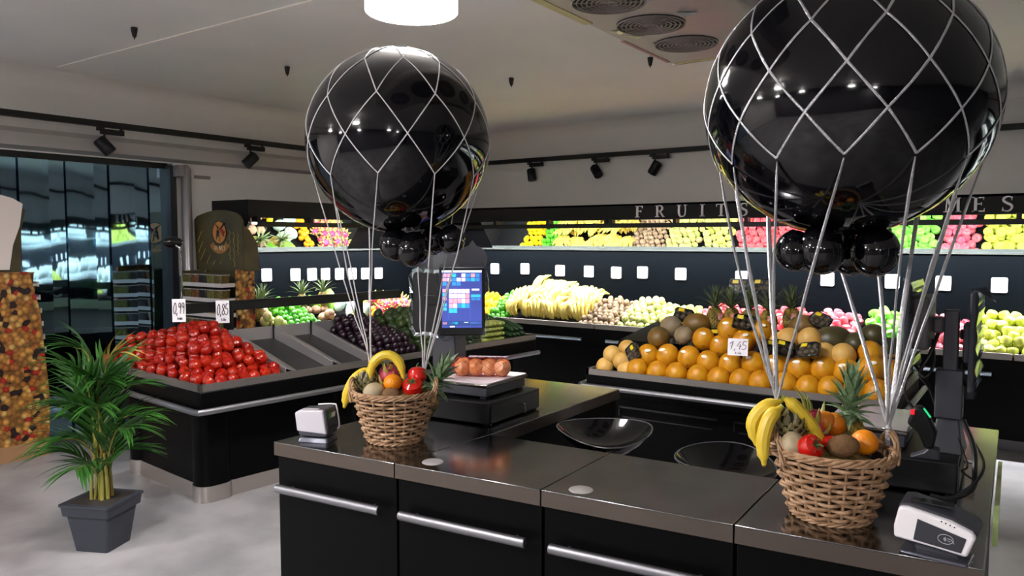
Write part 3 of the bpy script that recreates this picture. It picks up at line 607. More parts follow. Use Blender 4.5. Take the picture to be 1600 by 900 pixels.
for y in (.97, 1.30): MB().box(-.745, -.735, y - .008, y + .004, .90, 1.01).build('tray_clip', BLACKP, tt, smooth=False)
fr = MB(); fr.box(-.87, -.83, .27, 2.3, 1.125, 1.195); fr.build('price_rail', BLACKP, tt, smooth=False)
for y in (.64, 1.82): MB().box(-.87, -.83, y, y + .06, .88, 1.125).build('rail_post', BLACKP, tt, smooth=False)
# tomatoes
pts = []
d = .074
for layer in (0, 1, 2):
    ins = (.0, .07, .19)[layer]
    for j in range(20):
        for i in range(8):
            x = -1.45 + ins + d * (j + .5 * (layer % 2)); y = .05 + ins * .6 + d * (i + .5 * ((j + layer) % 2))
            if x > -.04 - ins or y > .585 - ins * .35: continue
            if layer and random.random() < .18 + .2 * (layer - 1): continue
            pts.append(tw(x + random.uniform(-.01, .01), y + random.uniform(-.01, .01), bedt(x, y) + .036 + layer * .05 + random.uniform(0, .012)))
each('tomato', 'tomato', 'shiny red tomato in the heap at the near end of the table', 'tomato', 'tomatoes heaped on the table', pts, tilt=.9)
def heap(y0, y1, d, layers, x0=-.72, x1=-.04, lift=.03, step=.7):
    o = []
    for l in range(layers):
        for j in range(int((x1 - x0) / d)):
            for i in range(int((y1 - y0) / d)):
                y = y0 + d * (i + .5 + .5 * ((j + l) % 2)) + l * .02
                if y > y1 - d * .2 - l * .03: continue
                if l and random.random() < .2: continue
                o.append(tw(x0 + d * (j + .5) + random.uniform(-.006, .006), y, bedt(x0 + d * (j + .5)) + lift + l * d * step))
    return o
each('plum', 'plum', 'dark purple plum in the heap behind the left basket', 'plum', 'plums on the produce table', heap(1.44, 1.84, .062, 3))
each('avocado', 'avocado', 'dark green avocado in the heap behind the left till', 'avocado', 'avocados on the produce table', heap(1.84, 2.52, .075, 3), tilt=1.4)
for l in range(4):
    for j in range(7):
        tag(link('courgette', G['courgette'], None, tw(-.13 + (l % 2) * .01, 2.56 + .05 * (j if j < 5 else j - 5) , .78 + .044 * l), (random.uniform(-.1, .1), 0, TR + random.uniform(-.1, .1))), 'pale green courgette stacked beside the cucumbers', 'courgette', 'pale courgettes') if j < 5 else None
for l in range(3):
    for j in range(5 - l):
        tag(link('cucumber', G['cucumber'], None, tw(-.2, 2.86 + .056 * j + .028 * l, .785 + .045 * l), (0, R(12), TR + random.uniform(-.08, .08))), 'dark green cucumber stacked at the far end of the table', 'cucumber', 'cucumbers')
for l in range(2):
    for j in range(9):
        tag(link('cucumber', G['cucumber'], None, tw(-.52, 2.58 + .056 * j, .88 + .045 * l), (0, R(12), TR + random.uniform(-.08, .08))), 'dark green cucumber on the upper tier of the table', 'cucumber', 'cucumbers on the upper tier')
def price_card(name, label, loc, rz, w, h, txt, sub, tilt=0):
    t = thing(name, label, 'price card', loc, rz); t.rotation_euler = (tilt, 0, rz)
    MB().box(-w / 2, w / 2, -.0015, .0015, 0, h).build('card', CARDW, t, smooth=False)
    m = MB(); stroke_text(m, txt, -w * .42, h * .36, h * .48, .003, h * .016, w * .245, .1, xs=w * .36 / (h * .46)); m.build('price', INK, t)
    m = MB(); stroke_text(m, sub, -w * .12, h * .1, h * .13, .003, h * .012, w * .12); m.build('unit', INK, t)
    return t
price_card('price_card', 'white handwritten card reading 0,99 hanging beside the door post', (-4.79, 2.955, 1.085), R(48), .085, .155, '0,99', 'kilo')
price_card('price_card', 'white handwritten card reading 0,85 hanging from the black rail', (-4.77, 3.275, 1.05), R(48), .09, .16, '0,85', 'kilo')

# ================================================================ melon table
mt = thing('melon_table', 'black display table piled with yellow melons and pineapples', 'table', (-2.43, 4.34, 0))
WL, WD = 1.795, 1.12
fa = MB(); fa.box(0, WL, 0, WD, .64, .77); fa.build('fascia', BLACK, mt, bevel=.008)
bo = MB(); bo.prism(rrect(.1, WL - .1, .12, WD - .1, .06, 4), .08, .64); bo.build('body', BLACK, mt)
MB().prism(rrect(.1, WL - .1, .115, WD - .1, .06, 4), 0, .08).build('kick_plate', KICK, mt)
tr = MB(); tr.box(0, WL, 0, .02, .768, .805); tr.box(0, WL, WD - .02, WD, .768, .805); tr.box(0, .02, 0, WD, .768, .805); tr.box(WL - .02, WL, 0, WD, .768, .805); tr.build('rim_trim', RIM, mt, smooth=False)
MB().tube([(-.035, .6, .70), (-.035, -.01, .70), (-.01, -.035, .70), (WL + .01, -.035, .70), (WL + .035, -.01, .70), (WL + .035, WD, .70)], .017, 10).build('bumper_rail', ALU, mt)
for a, b in ((.18, .84), (.94, 1.6)):
    g = MB(); g.box(a, b, .112, .122, .55, .562); g.box(a + .03, b - .03, .112, .122, .49, .497); g.box(a, a + .008, .112, .122, .5, .56); g.build('recessed_handle', mat('handle_dark', '#3a3a3c', .3, .8), mt, smooth=False)
MB().ext([(.03, .03, .76), (.03, .18, .77), (.03, .42, .95), (.03, 1.0, 1.02), (.03, 1.08, .77)], (WL - .06, 0, 0)).build('display_bed', BLACK, mt, smooth=False)
MSK = mat('yellow_melon_skin', '#c07e05', .45, rand='#b87004', col2='#cc9410', nscale=14, bump=.12, bscale=40)
def melon_mesh(nm, m, r, e=1.1, rib=0):
    return MB().ball((0, 0, 0), (r, r, r * e), 18, 12, rad=(lambda a, z: 1 + rib * math.cos(10 * a)) if rib else None).mesh(nm, m)
MEL = melon_mesh('yellow_melon', MSK, .07); CRM = melon_mesh('cream_melon', mat('cream_melon_skin', '#d2a85a', .5, rand='#c99c4e', bump=.1), .07, 1.0)
DRK = melon_mesh('dark_melon', mat('dark_melon_skin', '#2f2f1a', .4, col2='#454020', nscale=10, rand='#3a3318'), .085, 1.3)
BRM = melon_mesh('brown_melon', mat('brown_melon_skin', '#7d5a22', .45, col2='#5c4a20', nscale=12), .075, 1.25); PMP = melon_mesh('ribbed_pumpkin', mat('pumpkin_skin', '#8f7a58', .55, col2='#6f6450', nscale=15), .075, .78, .05)
STK = MB().ball((0, 0, 0), (.021, .003, .011), 12, 6).mesh('sticker', mat('melon_sticker', '#f0e6d2', .4))
SCAR = MB().lathe([(0, .003), (.006, .002), (.009, -.002), (0, -.002)], 8).mesh('blossom_scar', mat('melon_scar', '#9a6a1a', .7))
def melon(me, name, p, label, cat, grp, sticker=True, rot=None, sc=1.0):
    t = thing(name, label, cat, p, 0, grp); rr = rot or (random.uniform(-.25, .25), random.uniform(-.25, .25), random.uniform(-.3, .3)); t.scale = (sc,) * 3
    link('flesh', me, t, (0, 0, 0), rr)
    if sticker: link('sticker', STK, t, (random.uniform(-.015, .03), -.055, .045), (R(-38), R(random.uniform(-15, 15)), .15))
    if me is MEL: link('blossom_scar', SCAR, t, (random.uniform(.0, .02), -.062, -.03), (R(115), 0, 0))
melA = [(-2.102, 4.42, .816), (-1.964, 4.42, .813), (-1.838, 4.42, .814), (-1.701, 4.42, .812), (-1.573, 4.42, .812), (-1.438, 4.42, .815), (-1.324, 4.42, .816), (-1.185, 4.42, .818), (-1.061, 4.42, .815), (-.945, 4.42, .822), (-.82, 4.44, .82), (-.715, 4.44, .824)]
melB = [(-2.07, 4.5, .896), (-1.933, 4.5, .908), (-1.792, 4.5, .908), (-1.667, 4.5, .889), (-1.53, 4.5, .888), (-1.392, 4.5, .908), (-1.263, 4.5, .904), (-1.128, 4.5, .907), (-.999, 4.5, .915), (-.881, 4.5, .91), (-.759, 4.52, .935)]
melC = [(-1.753, 4.64, 1.013), (-1.641, 4.64, .975), (-1.60, 4.66, 1.085), (-1.49, 4.62, 1.025), (-1.40, 4.66, 1.085)]
melD = [(-.70, 4.62, .90), (-.70, 4.76, .89), (-.72, 4.90, .90), (-.70, 5.05, .88), (-.72, 5.2, .88), (-.79, 4.66, 1.0), (-.80, 4.82, 1.0), (-.82, 4.98, 1.0)]
sh = lambda l, k: [(x * k, y * k, 1.65 + (z - 1.65) * k) for x, y, z in l]
for i, p in enumerate(sh(melA, 1.008)): melon(MEL, 'yellow_melon', p, 'yellow melon in the bottom row behind the steel rim, %s from the left' % OR[i], 'melon', 'bottom row of yellow melons', False)
for i, p in enumerate(sh(melB, 1.008)): melon(MEL, 'yellow_melon', p, 'stickered yellow melon in the full second row, %s from the left' % OR[i], 'melon', 'second row of yellow melons', True, sc=1.04)
for i, p in enumerate(melC): melon(MEL, 'yellow_melon', p, 'yellow melon high in the pile around the 1,45 card, %s from the left' % OR[i], 'melon', 'top yellow melons', True)
for i, p in enumerate(melD): melon(MEL, 'yellow_melon', p, 'yellow melon at the right end of the pile', 'melon', 'right end yellow melons', False)
for i, p in enumerate(((-2.354, 4.46, .809), (-2.314, 4.48, .89), (-2.255, 4.58, .92), (-2.245, 4.48, .85), (-2.2, 4.46, .8))): melon(CRM, 'cream_melon', p, 'small dull orange melon at the left end, %s from the left' % OR[i], 'melon', 'small cream melons', False, sc=.84)
for i, p in enumerate(((-1.30, 4.68, 1.02), (-1.237, 4.66, 1.05), (-1.116, 4.66, 1.06), (-1.021, 4.6, .985), (-.919, 4.6, .99))): melon(CRM, 'cream_melon', p, 'smooth pale yellow melon in the upper right, %s from the left' % OR[i], 'melon', 'pale yellow melons', False)
melon(BRM, 'brown_melon', (-2.048, 4.62, 1.003), 'round brown melon above the left end of the yellow rows', 'melon', None, False, (R(90), 0, .4))
melon(BRM, 'brown_melon', (-1.861, 4.8, 1.086), 'long brownish green melon left of the pineapples', 'melon', None, False, (0, R(85), .2))
melon(BRM, 'brown_melon', (-1.2, 4.84, 1.11), 'brownish melon right of the pineapples', 'melon', None, False, (0, R(80), .1))
melon(PMP, 'ribbed_squash', (-2.032, 4.78, 1.062), 'ribbed beige squash at the top left of the pile', 'squash', None, False, (R(70), .3, 0))
melon(PMP, 'ribbed_squash', (-1.887, 4.64, 1.03), 'ribbed grey squash wrapped in film below the brown melon', 'squash', None, False, (R(60), -.3, 0), .85)
melon(DRK, 'dark_melon', (-1.006, 4.72, 1.055), 'big dark green melon lying right of the pale ones', 'melon', None, False, (0, R(80), .2))
melon(DRK, 'dark_melon', (-.879, 4.72, 1.04), 'dark olive melon second from the right', 'melon', None, False, (R(80), R(30), .2), .85)
melon(DRK, 'dark_melon', (-.803, 4.80, 1.085), 'dark olive melon at the right top of the pile', 'melon', None, False, (R(75), 0, .4), .85)
# curly stalks on the left melons
# pineapples
def pineapple_body(r=.05, h=.14):
    m = MB(); nr, na = 11, 12; 
    for i in range(nr):
        z = -h / 2 + h * (i + .5) / nr; q = r * math.sqrt(max(.15, 1 - (2 * z / h * .85) ** 2))
        for j in range(na):
            a = 2 * math.pi * (j + .5 * (i % 2)) / na; c = Vector((q * math.cos(a), q * math.sin(a), z)); n_ = Vector((math.cos(a), math.sin(a), z / h)); 
            t1 = Vector((-math.sin(a), math.cos(a), 0)); t2 = n_.cross(t1); s_ = r * .27
            vs = [c + t1 * s_, c + t2 * s_, c - t1 * s_, c - t2 * s_, c + n_ * r * .13]; m.add(vs, [(0, 1, 4), (1, 2, 4), (2, 3, 4), (3, 0, 4)])
    m.ball((0, 0, 0), (r * .98, r * .98, h * .5), 12, 8, 1); return m
PBODY = pineapple_body().mesh('pineapple_body', [mat('pineapple_skin', '#8a7428', .55, rand='#a08030', col2='#4f4a1e', nscale=30), mat('pineapple_dark', '#4a3f18', .7)])
PLEAF = [mat('pineapple_leaf', '#5d7850', .5, col2='#7d9470', nscale=8), mat('pineapple_leaf_dark', '#4c5c36', .55, col2='#667048', nscale=10)]
def leaf_blade(L, w, curl):
    m = MB(); vs = []; fs = []; n = 6
    for i in range(n + 1):
        f = i / n; ww = w * (1 - f) ** .7 * (1 if f > .02 else .8); y = curl * f * f * L; z = L * f * (1 - .25 * curl * f)
        vs += [(-ww / 2, y - ww * .18, z), (0, y + ww * .12, z), (ww / 2, y - ww * .18, z)]
    for i in range(n):
        a = i * 3; fs += [(a, a + 1, a + 4, a + 3), (a + 1, a + 2, a + 5, a + 4)]
    return m.add(vs, fs)
def crown_mesh(nm, L, n, mt_, w=.02):
    m = MB()
    for i in range(n):
        f = i / n; a = i * 2.4; lb = leaf_blade(L * (.55 + .45 * math.sin(1.2 + f * 1.6)), w, -.0 + .5 * (1 - f)); M = Matrix.Translation((0, 0, .25 * L * f)) @ Matrix.Rotation(a, 4, 'Z') @ Matrix.Rotation(-(1 - f) * .9, 4, 'X')
        m.add([M @ Vector(v) for v in lb.v], lb.f)
    return m.mesh(nm, mt_)
CROWN = crown_mesh('crown', .17, 26, PLEAF[1], .022)
PTAG = MB().prism(rrect(-.016, .016, -.022, .022, .006, 3), -.002, .002).mesh('fruit_tag', mat('pineapple_tag', '#d9b8b0', .5, col2='#c04a4a', nscale=60))
for i, (p, l) in enumerate((((-1.759, 4.85, 1.125), 'leftmost pineapple standing behind the yellow melons'), ((-1.655, 4.87, 1.124), 'second pineapple from the left with a red and white tag'), ((-1.546, 4.89, 1.12), 'pineapple in the middle of the row behind the small tray'), ((-1.419, 4.87, 1.124), 'pineapple half behind the silver ribbons'), ((-1.30, 4.95, 1.14), 'rightmost pineapple of the row'))):
    t = thing('pineapple', l, 'pineapple', p, i * 1.3, 'pineapples on the melon table')
    link('body', PBODY, t); link('crown', CROWN, t, (0, 0, .06), (random.uniform(-.1, .1), 0, i))
    if i in (0, 1, 3, 4): o = link('fruit_tag', PTAG, t, (0, 0, 0)); a = R(-65) - i * 1.3 + (.5 if i == 0 else 0); o.location = (.062 * math.cos(a), .062 * math.sin(a), .02); o.rotation_euler = (R(75), 0, a + R(90))
for i, q_ in enumerate(((-6.06, 5.06, 1.02), (-6.06, 5.33, 1.03), (-6.0, 4.50, .97), (-6.1, 4.62, 1.0))):
    t = thing('pineapple', ('pineapple with its crown showing above the black rail, left of two', 'pineapple with its crown showing above the black rail, right of two', 'pineapple at the left end of the left wall shelf', 'pineapple at the back of the left wall shelf end')[i], 'pineapple', q_, i * 1.1, 'pineapples on the left wall shelf')
    link('body', PBODY, t); link('crown', CROWN, t, (0, 0, .06))
# film-wrapped trays
TRAYF = film('clear_lid', (.8, .84, .9, 1), .35, .06)
TRY = MB(); TRY.prism(rrect(-.055, .055, -.04, .04, .012, 3), 0, .028, 0, rrect(-.065, .065, -.048, .048, .014, 3)); 
TRYM = TRY.mesh('punnet', mat('punnet_black', '#15151a', .25)); fg = MB()
for i in range(6): fg.ball((-.036 + .036 * (i % 3), -.018 + .036 * (i // 3), .03), (.019, .019, .017), 8, 6)
FIG = fg.mesh('fruit', mat('punnet_fruit', '#6e5a38', .5, col2='#43302a', nscale=30)); LID = MB().prism(rrect(-.063, .063, -.046, .046, .014, 3), .03, .052, 0, rrect(-.055, .055, -.04, .04, .012, 3)).mesh('film_lid', TRAYF)
LBL = MB().box(-.018, .018, -.012, .012, 0, .001).mesh('label_yellow', mat('punnet_label', '#d9c21c', .4))
TP = [((-1.493, 4.62, 1.13), (R(60), .1, .15), 'wrapped black punnet propped above the yellow melons'), ((-1.224, 4.5, 1.0), (R(50), .2, .3), 'wrapped black punnet left of the two leaning on the right melons'), ((-1.07, 4.5, 1.0), (R(45), -.2, -.3), 'wrapped black punnet right of the two leaning on the right melons'), ((-1.094, 4.82, 1.14), (R(40), .3, -.4), 'wrapped black punnet lying on the dark melons'), ((-1.64, 4.98, 1.33), (R(70), 0, .1), 'wrapped punnet at the very top behind the pineapple crowns'), ((-1.489, 4.98, 1.335), (R(70), 0, -.1), 'wrapped punnet at the very top beside the silver ribbons'), ((-1.695, 4.72, 1.02), (R(60), 0, .4), 'wrapped punnet wedged below the pineapples'), ((-1.33, 4.58, .99), (R(60), .2, .9), 'wrapped punnet standing behind the ribbons'), ((-2.149, 4.5, .90), (R(60), .6, -.8), 'wrapped punnet leaning by the small cream melons'), ((-1.98, 4.86, 1.12), (R(50), .2, .3), 'wrapped punnet behind the long brown melon')]
for p, r_, l in TP:
    t = thing('fruit_punnet', l, 'punnet', p, 0, 'wrapped punnets'); t.rotation_euler = r_
    link('tray', TRYM, t); link('fruit', FIG, t); link('film_lid', LID, t); link('label_sticker', LBL, t, (-.02, .02, .053))
price_card('price_card', 'white handwritten card reading 1,45 stuck in the yellow melons', (-1.465, 4.425, .962), R(12), .115, .10, '1,45', 'kilo', R(-12))
# ================================================================ U-shaped checkout counter
OX, OY = -2.316, 1.792; UX, UY = .9955, .0944; VX, VY = -.03, .9995
def q(a, b): return (OX + UX * a + VX * b, OY + UY * a + VY * b)
def poly(*ab): return [q(a, b) for a, b in ab]
CZT = .9; TH = .05
def top(name, label, pl, caps=()):
    o = thing(name, label, 'worktop', (*pl[0], CZT - TH)); 
    m = MB(); m.prism(pl, CZT - .004, CZT); m.build('steel_sheet', STEEL, o, world=True, bevel=.0015)
    m = MB(); m.prism(pl, CZT - TH, CZT - .004); m.build('edge_band', STEELE, o, world=True, smooth=False)
    for c in caps: m = MB(); m.lathe([(0, CZT + .002), (.034, CZT + .002), (.037, CZT), (.037, CZT - .003), (0, CZT - .003)], 24, (*c, 0)); m.build('cable_cap', mat('cap_grey', '#b3aeac', .4), o, world=True)
    return o
G_ = .0025
top('worktop', 'dark steel worktop carrying the left basket and left till', poly((0, 0), (.558 - G_, 0), (.612, .48), (.645, 1.56), (.09, 1.59), (.03, .42)))
top('worktop', 'dark steel worktop left of the middle of the front counter', poly((.558 + G_, 0), (1.107 - G_, 0), (1.107 - G_, .47), (.615, .478)), [])
top('worktop', 'dark steel worktop right of the middle with a round grey cap', poly((1.107 + G_, 0), (1.677 - G_, 0), (1.68 - G_, .455), (1.107 + G_, .47)), [(-1.115, 1.965)])
top('worktop', 'dark steel worktop carrying the right basket and right till', poly((1.677 + G_, 0), (2.236, 0), (2.245, 1.52), (1.70, 1.54), (1.683, .455)))
tag(MB().prism(poly((2.247, .34), (2.26, .34), (2.262, 1.0), (2.25, 1.0)), .84, .904).build('glass_strip', mat('green_glass', '#7f9a5a', .1, col2='#a9b87a', nscale=8), smooth=False), 'narrow green glass strip along the right end of the counter', 'glass strip')
tag(MB().lathe([(0, .0025), (.034, .0025), (.037, 0), (0, 0)], 24).build('cable_cap', MATS['cap_grey'], loc=(-1.665, 1.93, CZT)), 'round grey cap in the worktop right of the left basket', 'cap')
def cabinet(label, a0, a1, hx=(.03, .06)):
    o = thing('counter_cabinet', label, 'cabinet', (*q(a0, .2), 0)); zt = CZT - TH
    MB().prism(poly((a0 + .002, .035), (a1 - .002, .035), (a1 - .002, .46), (a0 + .002, .46)), .08, zt).build('body', BLACK, o, world=True, smooth=False)
    MB().prism(poly((a0 + .004, .015), (a1 - .004, .015), (a1 - .004, .034), (a0 + .004, .034)), .1, zt - .004).build('door', BLACK, o, world=True, bevel=.003)
    MB().prism(poly((a0, .06), (a1, .06), (a1, .44), (a0, .44)), 0, .08).build('plinth', KICK, o, world=True, smooth=False)
    h = MB(); p0 = q(a0 + hx[0], -.02); p1 = q(a1 - hx[1], -.02); h.tube([(*p0, .735), (*p1, .735)], .014, 14, flat=1.15); h.build('handle', ALU, o, world=True, bevel=.002)
    for f in (.1, .9): c = q(a0 + hx[0] + (a1 - a0 - sum(hx)) * f, 0); c2 = q(a0 + hx[0] + (a1 - a0 - sum(hx)) * f, .016); MB().tube([(c[0], c[1] - .02, .735), (*c2, .735)], .006, 8).build('handle_mount', ALU, o, world=True)
cabinet('black counter cabinet at the left corner under the card reader', 0, .558, (.03, .05))
cabinet('black counter cabinet second from the left corner', .558, 1.107, (.035, .04)); cabinet('black counter cabinet third from the left corner', 1.107, 1.677, (.04, .04))
cabinet('black counter cabinet at the right corner under the right basket', 1.677, 2.236, (.04, .04))
def arm(label, pl):
    o = thing('counter_cabinet', label, 'cabinet', (*pl[0], 0)); MB().prism(pl, .08, CZT - TH).build('body', BLACK, o, world=True, smooth=False)
    MB().prism([(x * .97 + sum(p[0] for p in pl) / len(pl) * .03, y * .97 + sum(p[1] for p in pl) / len(pl) * .03) for x, y in pl], 0, .08).build('plinth', KICK, o, world=True, smooth=False)
arm('black base cabinet under the left till', poly((.06, .47), (.60, .49), (.635, 1.54), (.12, 1.56)))
arm('black base cabinet under the right till', poly((1.70, .47), (2.225, .47), (2.23, 1.50), (1.72, 1.52)))
# ---- bowl stools
def stool(loc, rz, label):
    t = thing('bowl_stool', label, 'stool', loc, rz, 'black bowl stools'); GB = mat('gloss_black_seat', (.0012, .0012, .0014, 1), .06)
    prof = [(0, -.07), (.06, -.068), (.12, -.05), (.165, -.015), (.187, .012), (.19, .016), (.185, .017), (.16, -.004), (.115, -.034), (.06, -.05), (0, -.053)]
    m = MB(); m.lathe(prof, 36)
    m.v = [(x * 1.06, y * .95, z + .82 + .022 * math.cos(2 * math.atan2(y, x)) * (math.hypot(x, y) / .19) ** 2 + (.035 * max(0, y / .19) ** 2)) for x, y, z in m.v]
    m.build('seat', GB, t); MB().tube([(.19 * 1.06 * math.cos(R(a)), .19 * .95 * math.sin(R(a)), .837 + .022 * math.cos(2 * R(a)) + .035 * max(0, math.sin(R(a))) ** 2) for a in range(0, 360, 10)], .003, 6, True).build('seat_rim_sheen', mat('rim_sheen', '#4a4a4e', .2, .3), t)  # thin grey tube paints the sheen line along the seat edge
    MB().lathe([(.03, .76), (.03, .5), (.022, .5), (.022, .03)], 16).build('stem', CHROME, t)
    MB().lathe([(0, 0), (.2, 0), (.2, .008), (.04, .03), (0, .03)], 32).build('foot', CHROME, t)
    MB().tube([(.14 * math.cos(R(a)), .14 * math.sin(R(a)), .3) for a in range(0, 360, 15)], .01, 8, True).build('foot_ring', CHROME, t)
stool((-1.50, 2.84, 0), R(40), 'glossy black bowl seated stool near the left till'); stool((-.93, 2.70, 0), R(100), 'glossy black bowl seated stool half hidden behind the front counter')

# ================================================================ left till
FR = math.atan2(UY, UX)
def abox(m, a0, a1, b0, b1, z0, z1, mi=0): return m.prism(poly((a0, b0), (a1, b0), (a1, b1), (a0, b1)), z0, z1, mi)
def drawer(label, a0, a1, b0, b1, z1):
    t = thing('cash_drawer', label, 'cash drawer', (*q(a0, b0), CZT))
    abox(MB(), a0, a1, b0, b1, CZT + .006, z1).build('housing', BLACKP, t, world=True, bevel=.005)
    abox(MB(), a1, a1 + .004, b0 + .015, b1 - .015, CZT + .015, z1 - .012).build('drawer_front', mat('drawer_black', '#101012', .35), t, world=True, smooth=False)
    for a, b in ((a0 + .02, b0 + .02), (a1 - .02, b0 + .02), (a1 - .02, b1 - .02), (a0 + .02, b1 - .02)): abox(MB(), a - .01, a + .01, b - .01, b + .01, CZT, CZT + .006).build('rubber_foot', BLACKP, t, world=True, smooth=False)
    k = MB(); c = q(a1 + .004, (b0 + b1) / 2 + .02); k.tube([(c[0], c[1], CZT + .055), (c[0] + .03, c[1], CZT + .055)], .006, 8); k.tube([(c[0] + .03, c[1], CZT + .06), (c[0] + .032, c[1], CZT + .02)], .003, 6); k.build('key', CHROME, t, world=True)
def scale(label, a0, a1, b0, b1, z0, z1, platemat):
    t = thing('counter_scale', label, 'scale', (*q(a0, b0), z0))
    for a, b in ((a0 + .03, b0 + .03), (a1 - .03, b0 + .03), (a1 - .03, b1 - .03), (a0 + .03, b1 - .03)): abox(MB(), a - .015, a + .015, b - .015, b + .015, z0, z0 + .012).build('foot', BLACKP, t, world=True, bevel=.002)
    abox(MB(), a0 + .008, a1 - .008, b0 + .008, b1 - .008, z0 + .012, z1 - .018).build('scale_body', GREYP, t, world=True, bevel=.004)
    abox(MB(), a0, a1, b0, b1, z1 - .018, z1 - .006).build('plate_rim', mat('plate_rim', '#8a857f', .2, 1), t, world=True, bevel=.003)
    abox(MB(), a0 + .004, a1 - .004, b0 + .004, b1 - .004, z1 - .006, z1).build('weighing_plate', platemat, t, world=True, bevel=.002)
drawer('black cash drawer with a key under the left scale', .20, .54, .58, .97, .993)
scale('grey counter scale with a white sheet carrying the onions', .23, .505, .62, .93, .993, 1.062, mat('plate_sheet', '#dccfd4', .5))
# onions in a net
t = thing('onion_net', 'net bag of four orange onions lying on the left scale', 'onions', (-1.955, 2.595, 1.062), R(30))
ON = MB().lathe([(0, -.036), (.02, -.035), (.036, -.014), (.039, .004), (.03, .026), (.012, .036), (.005, .044), (0, .045)], 14).mesh('onion', mat('onion_skin', '#d8763a', .3, rand='#e08a50', col2='#eaa878', nscale=12))
for i in range(4): link('onion', ON, t, (-.085 + .056 * i, random.uniform(-.004, .004), .039), (R(90) + random.uniform(-.5, .5), random.uniform(-.4, .4), i * .9))
nt_ = MB()
for i in range(9):
    a0 = i * 2 * math.pi / 9
    for s_ in (1, -1): nt_.tube([(-.125 + .24 * k / 14, .0415 * math.cos(a0 + s_ * k * .35) * (1 if 0 < k < 14 else .5), .04 + .0415 * math.sin(a0 + s_ * k * .35) * (1 if 0 < k < 14 else .5)) for k in range(15)], .0007, 4)
o = nt_.build('net', mat('orange_net', '#c8381c', .5), t)
MB().ext([(-.06, -.015, .083), (.10, -.012, .083), (.11, .02, .082), (-.06, .02, .083)], (0, 0, .002)).build('net_label', mat('net_label', '#d9c6d0', .5, col2='#8a5a70', nscale=70), t)
MB().ball((-.135, 0, .05), (.014, .012, .012), 8, 6).build('clip', mat('clip_red', '#c01830', .4), t)
# terminal: column, two screens, round disc
t = thing('till_terminal', 'left till column with a lit touch screen wrapped in plastic film', 'till', (-2.16, 2.62, CZT), R(5.4))
TMI = TM[t.name].inverted()
def L_(x, y, z): return TMI @ Vector((x, y, z))
c = MB(); c.box(-.035, .035, -.03, .03, .095, .62); c.box(-.06, .06, -.045, .045, 0, .34); c.build('column', GREYP, t, bevel=.006)
def oriented(name, parent, mats, loc, rz, tilt=0, bevel=0, fn=None, smooth=True):
    m = MB(); fn(m); M = Matrix.Translation(loc) @ Matrix.Rotation(rz, 4, 'Z') @ Matrix.Rotation(tilt, 4, 'X'); m.v = [tuple(M @ Vector(v)) for v in m.v]
    return m.build(name, mats, parent, world=True, bevel=bevel, smooth=smooth)
sl, sr, stl = (-2.02, 2.535, 1.393), R(38), R(-4)
oriented('screen_housing', t, BLACKP, sl, sr, stl, .006, lambda m: m.box(-.096, .098, 0, .03, -.155, .135))
SCM = [mat('scr_%d' % i, c_, .4, emit=e_) for i, (c_, e_) in enumerate((('#39489a', .9), ('#2f86c8', 1.1), ('#32b6d2', 1.0), ('#f3dcee', 1.1), ('#ee9fb0', 1.0), ('#e8f2fa', 1.2), ('#4664ae', .9), ('#24407e', .9)))]
def scr(m):
    W2, H2 = .084, .121
    def cell(x0, x1, z0, z1, mi, y=-.0022): m.add([(-W2 + x0 * 2 * W2, y, -H2 + z0 * 2 * H2), (-W2 + x1 * 2 * W2, y, -H2 + z0 * 2 * H2), (-W2 + x1 * 2 * W2, y, -H2 + z1 * 2 * H2), (-W2 + x0 * 2 * W2, y, -H2 + z1 * 2 * H2)], [(0, 1, 2, 3)], mi)
    m.box(-W2, W2, -.002, 0, -H2, H2, 0)
    cell(0, 1, .965, 1, 5); pal = [4, 4, 2, 0, 3, 1, 4, 1]
    for i in range(8): cell(.02 + i * .118, .02 + i * .118 + .1, .885, .945, pal[i]); cell(.02 + i * .118, .02 + i * .118 + .1, .81, .87, [4, 3, 1, 5, 3, 1, 2, 1][i])
    for i in (0, 2, 3): cell(.02 + i * .118, .12 + i * .118, .735, .795, 1)
    grid = [[3, 3, 3, 3, 3], [3, 3, 3, 3, 4], [4, 4, 4, 3, 4], [4, 3, 1, 2, 1]]
    for r_ in range(4):
        for i in range(5): cell(.18 + i * .104, .275 + i * .104, .60 - r_ * .085, .675 - r_ * .085, grid[r_][i])
    cell(.18, .275, .26, .335, 2); cell(.284, .38, .26, .335, 2)
    for z in (.62, .55, .48, .37, .3): cell(.02, .12, z, z + .055, 4 if z in (.62, .48) else 2)
    cell(.155, .162, .14, .7, 6); cell(.71, .717, .14, .7, 6); cell(.75, .94, .65, .68, 5); cell(.73, .97, .53, .58, 2); cell(.74, .84, .48, .515, 1); cell(.86, .96, .48, .515, 1)
    cell(0, 1, .035, .115, 7); cell(.02, .13, .06, .10, 4); cell(.18, .22, .06, .1, 1); cell(.24, .4, .06, .1, 2); cell(.55, .66, .085, .1, 5); cell(.7, .98, .07, .105, 6); cell(.2, .32, .01, .03, 5)
oriented('screen', t, SCM, sl, sr, stl, 0, scr, False)
WRAP = film('wrap_film', (.78, .8, .84, 1), .3, .12)
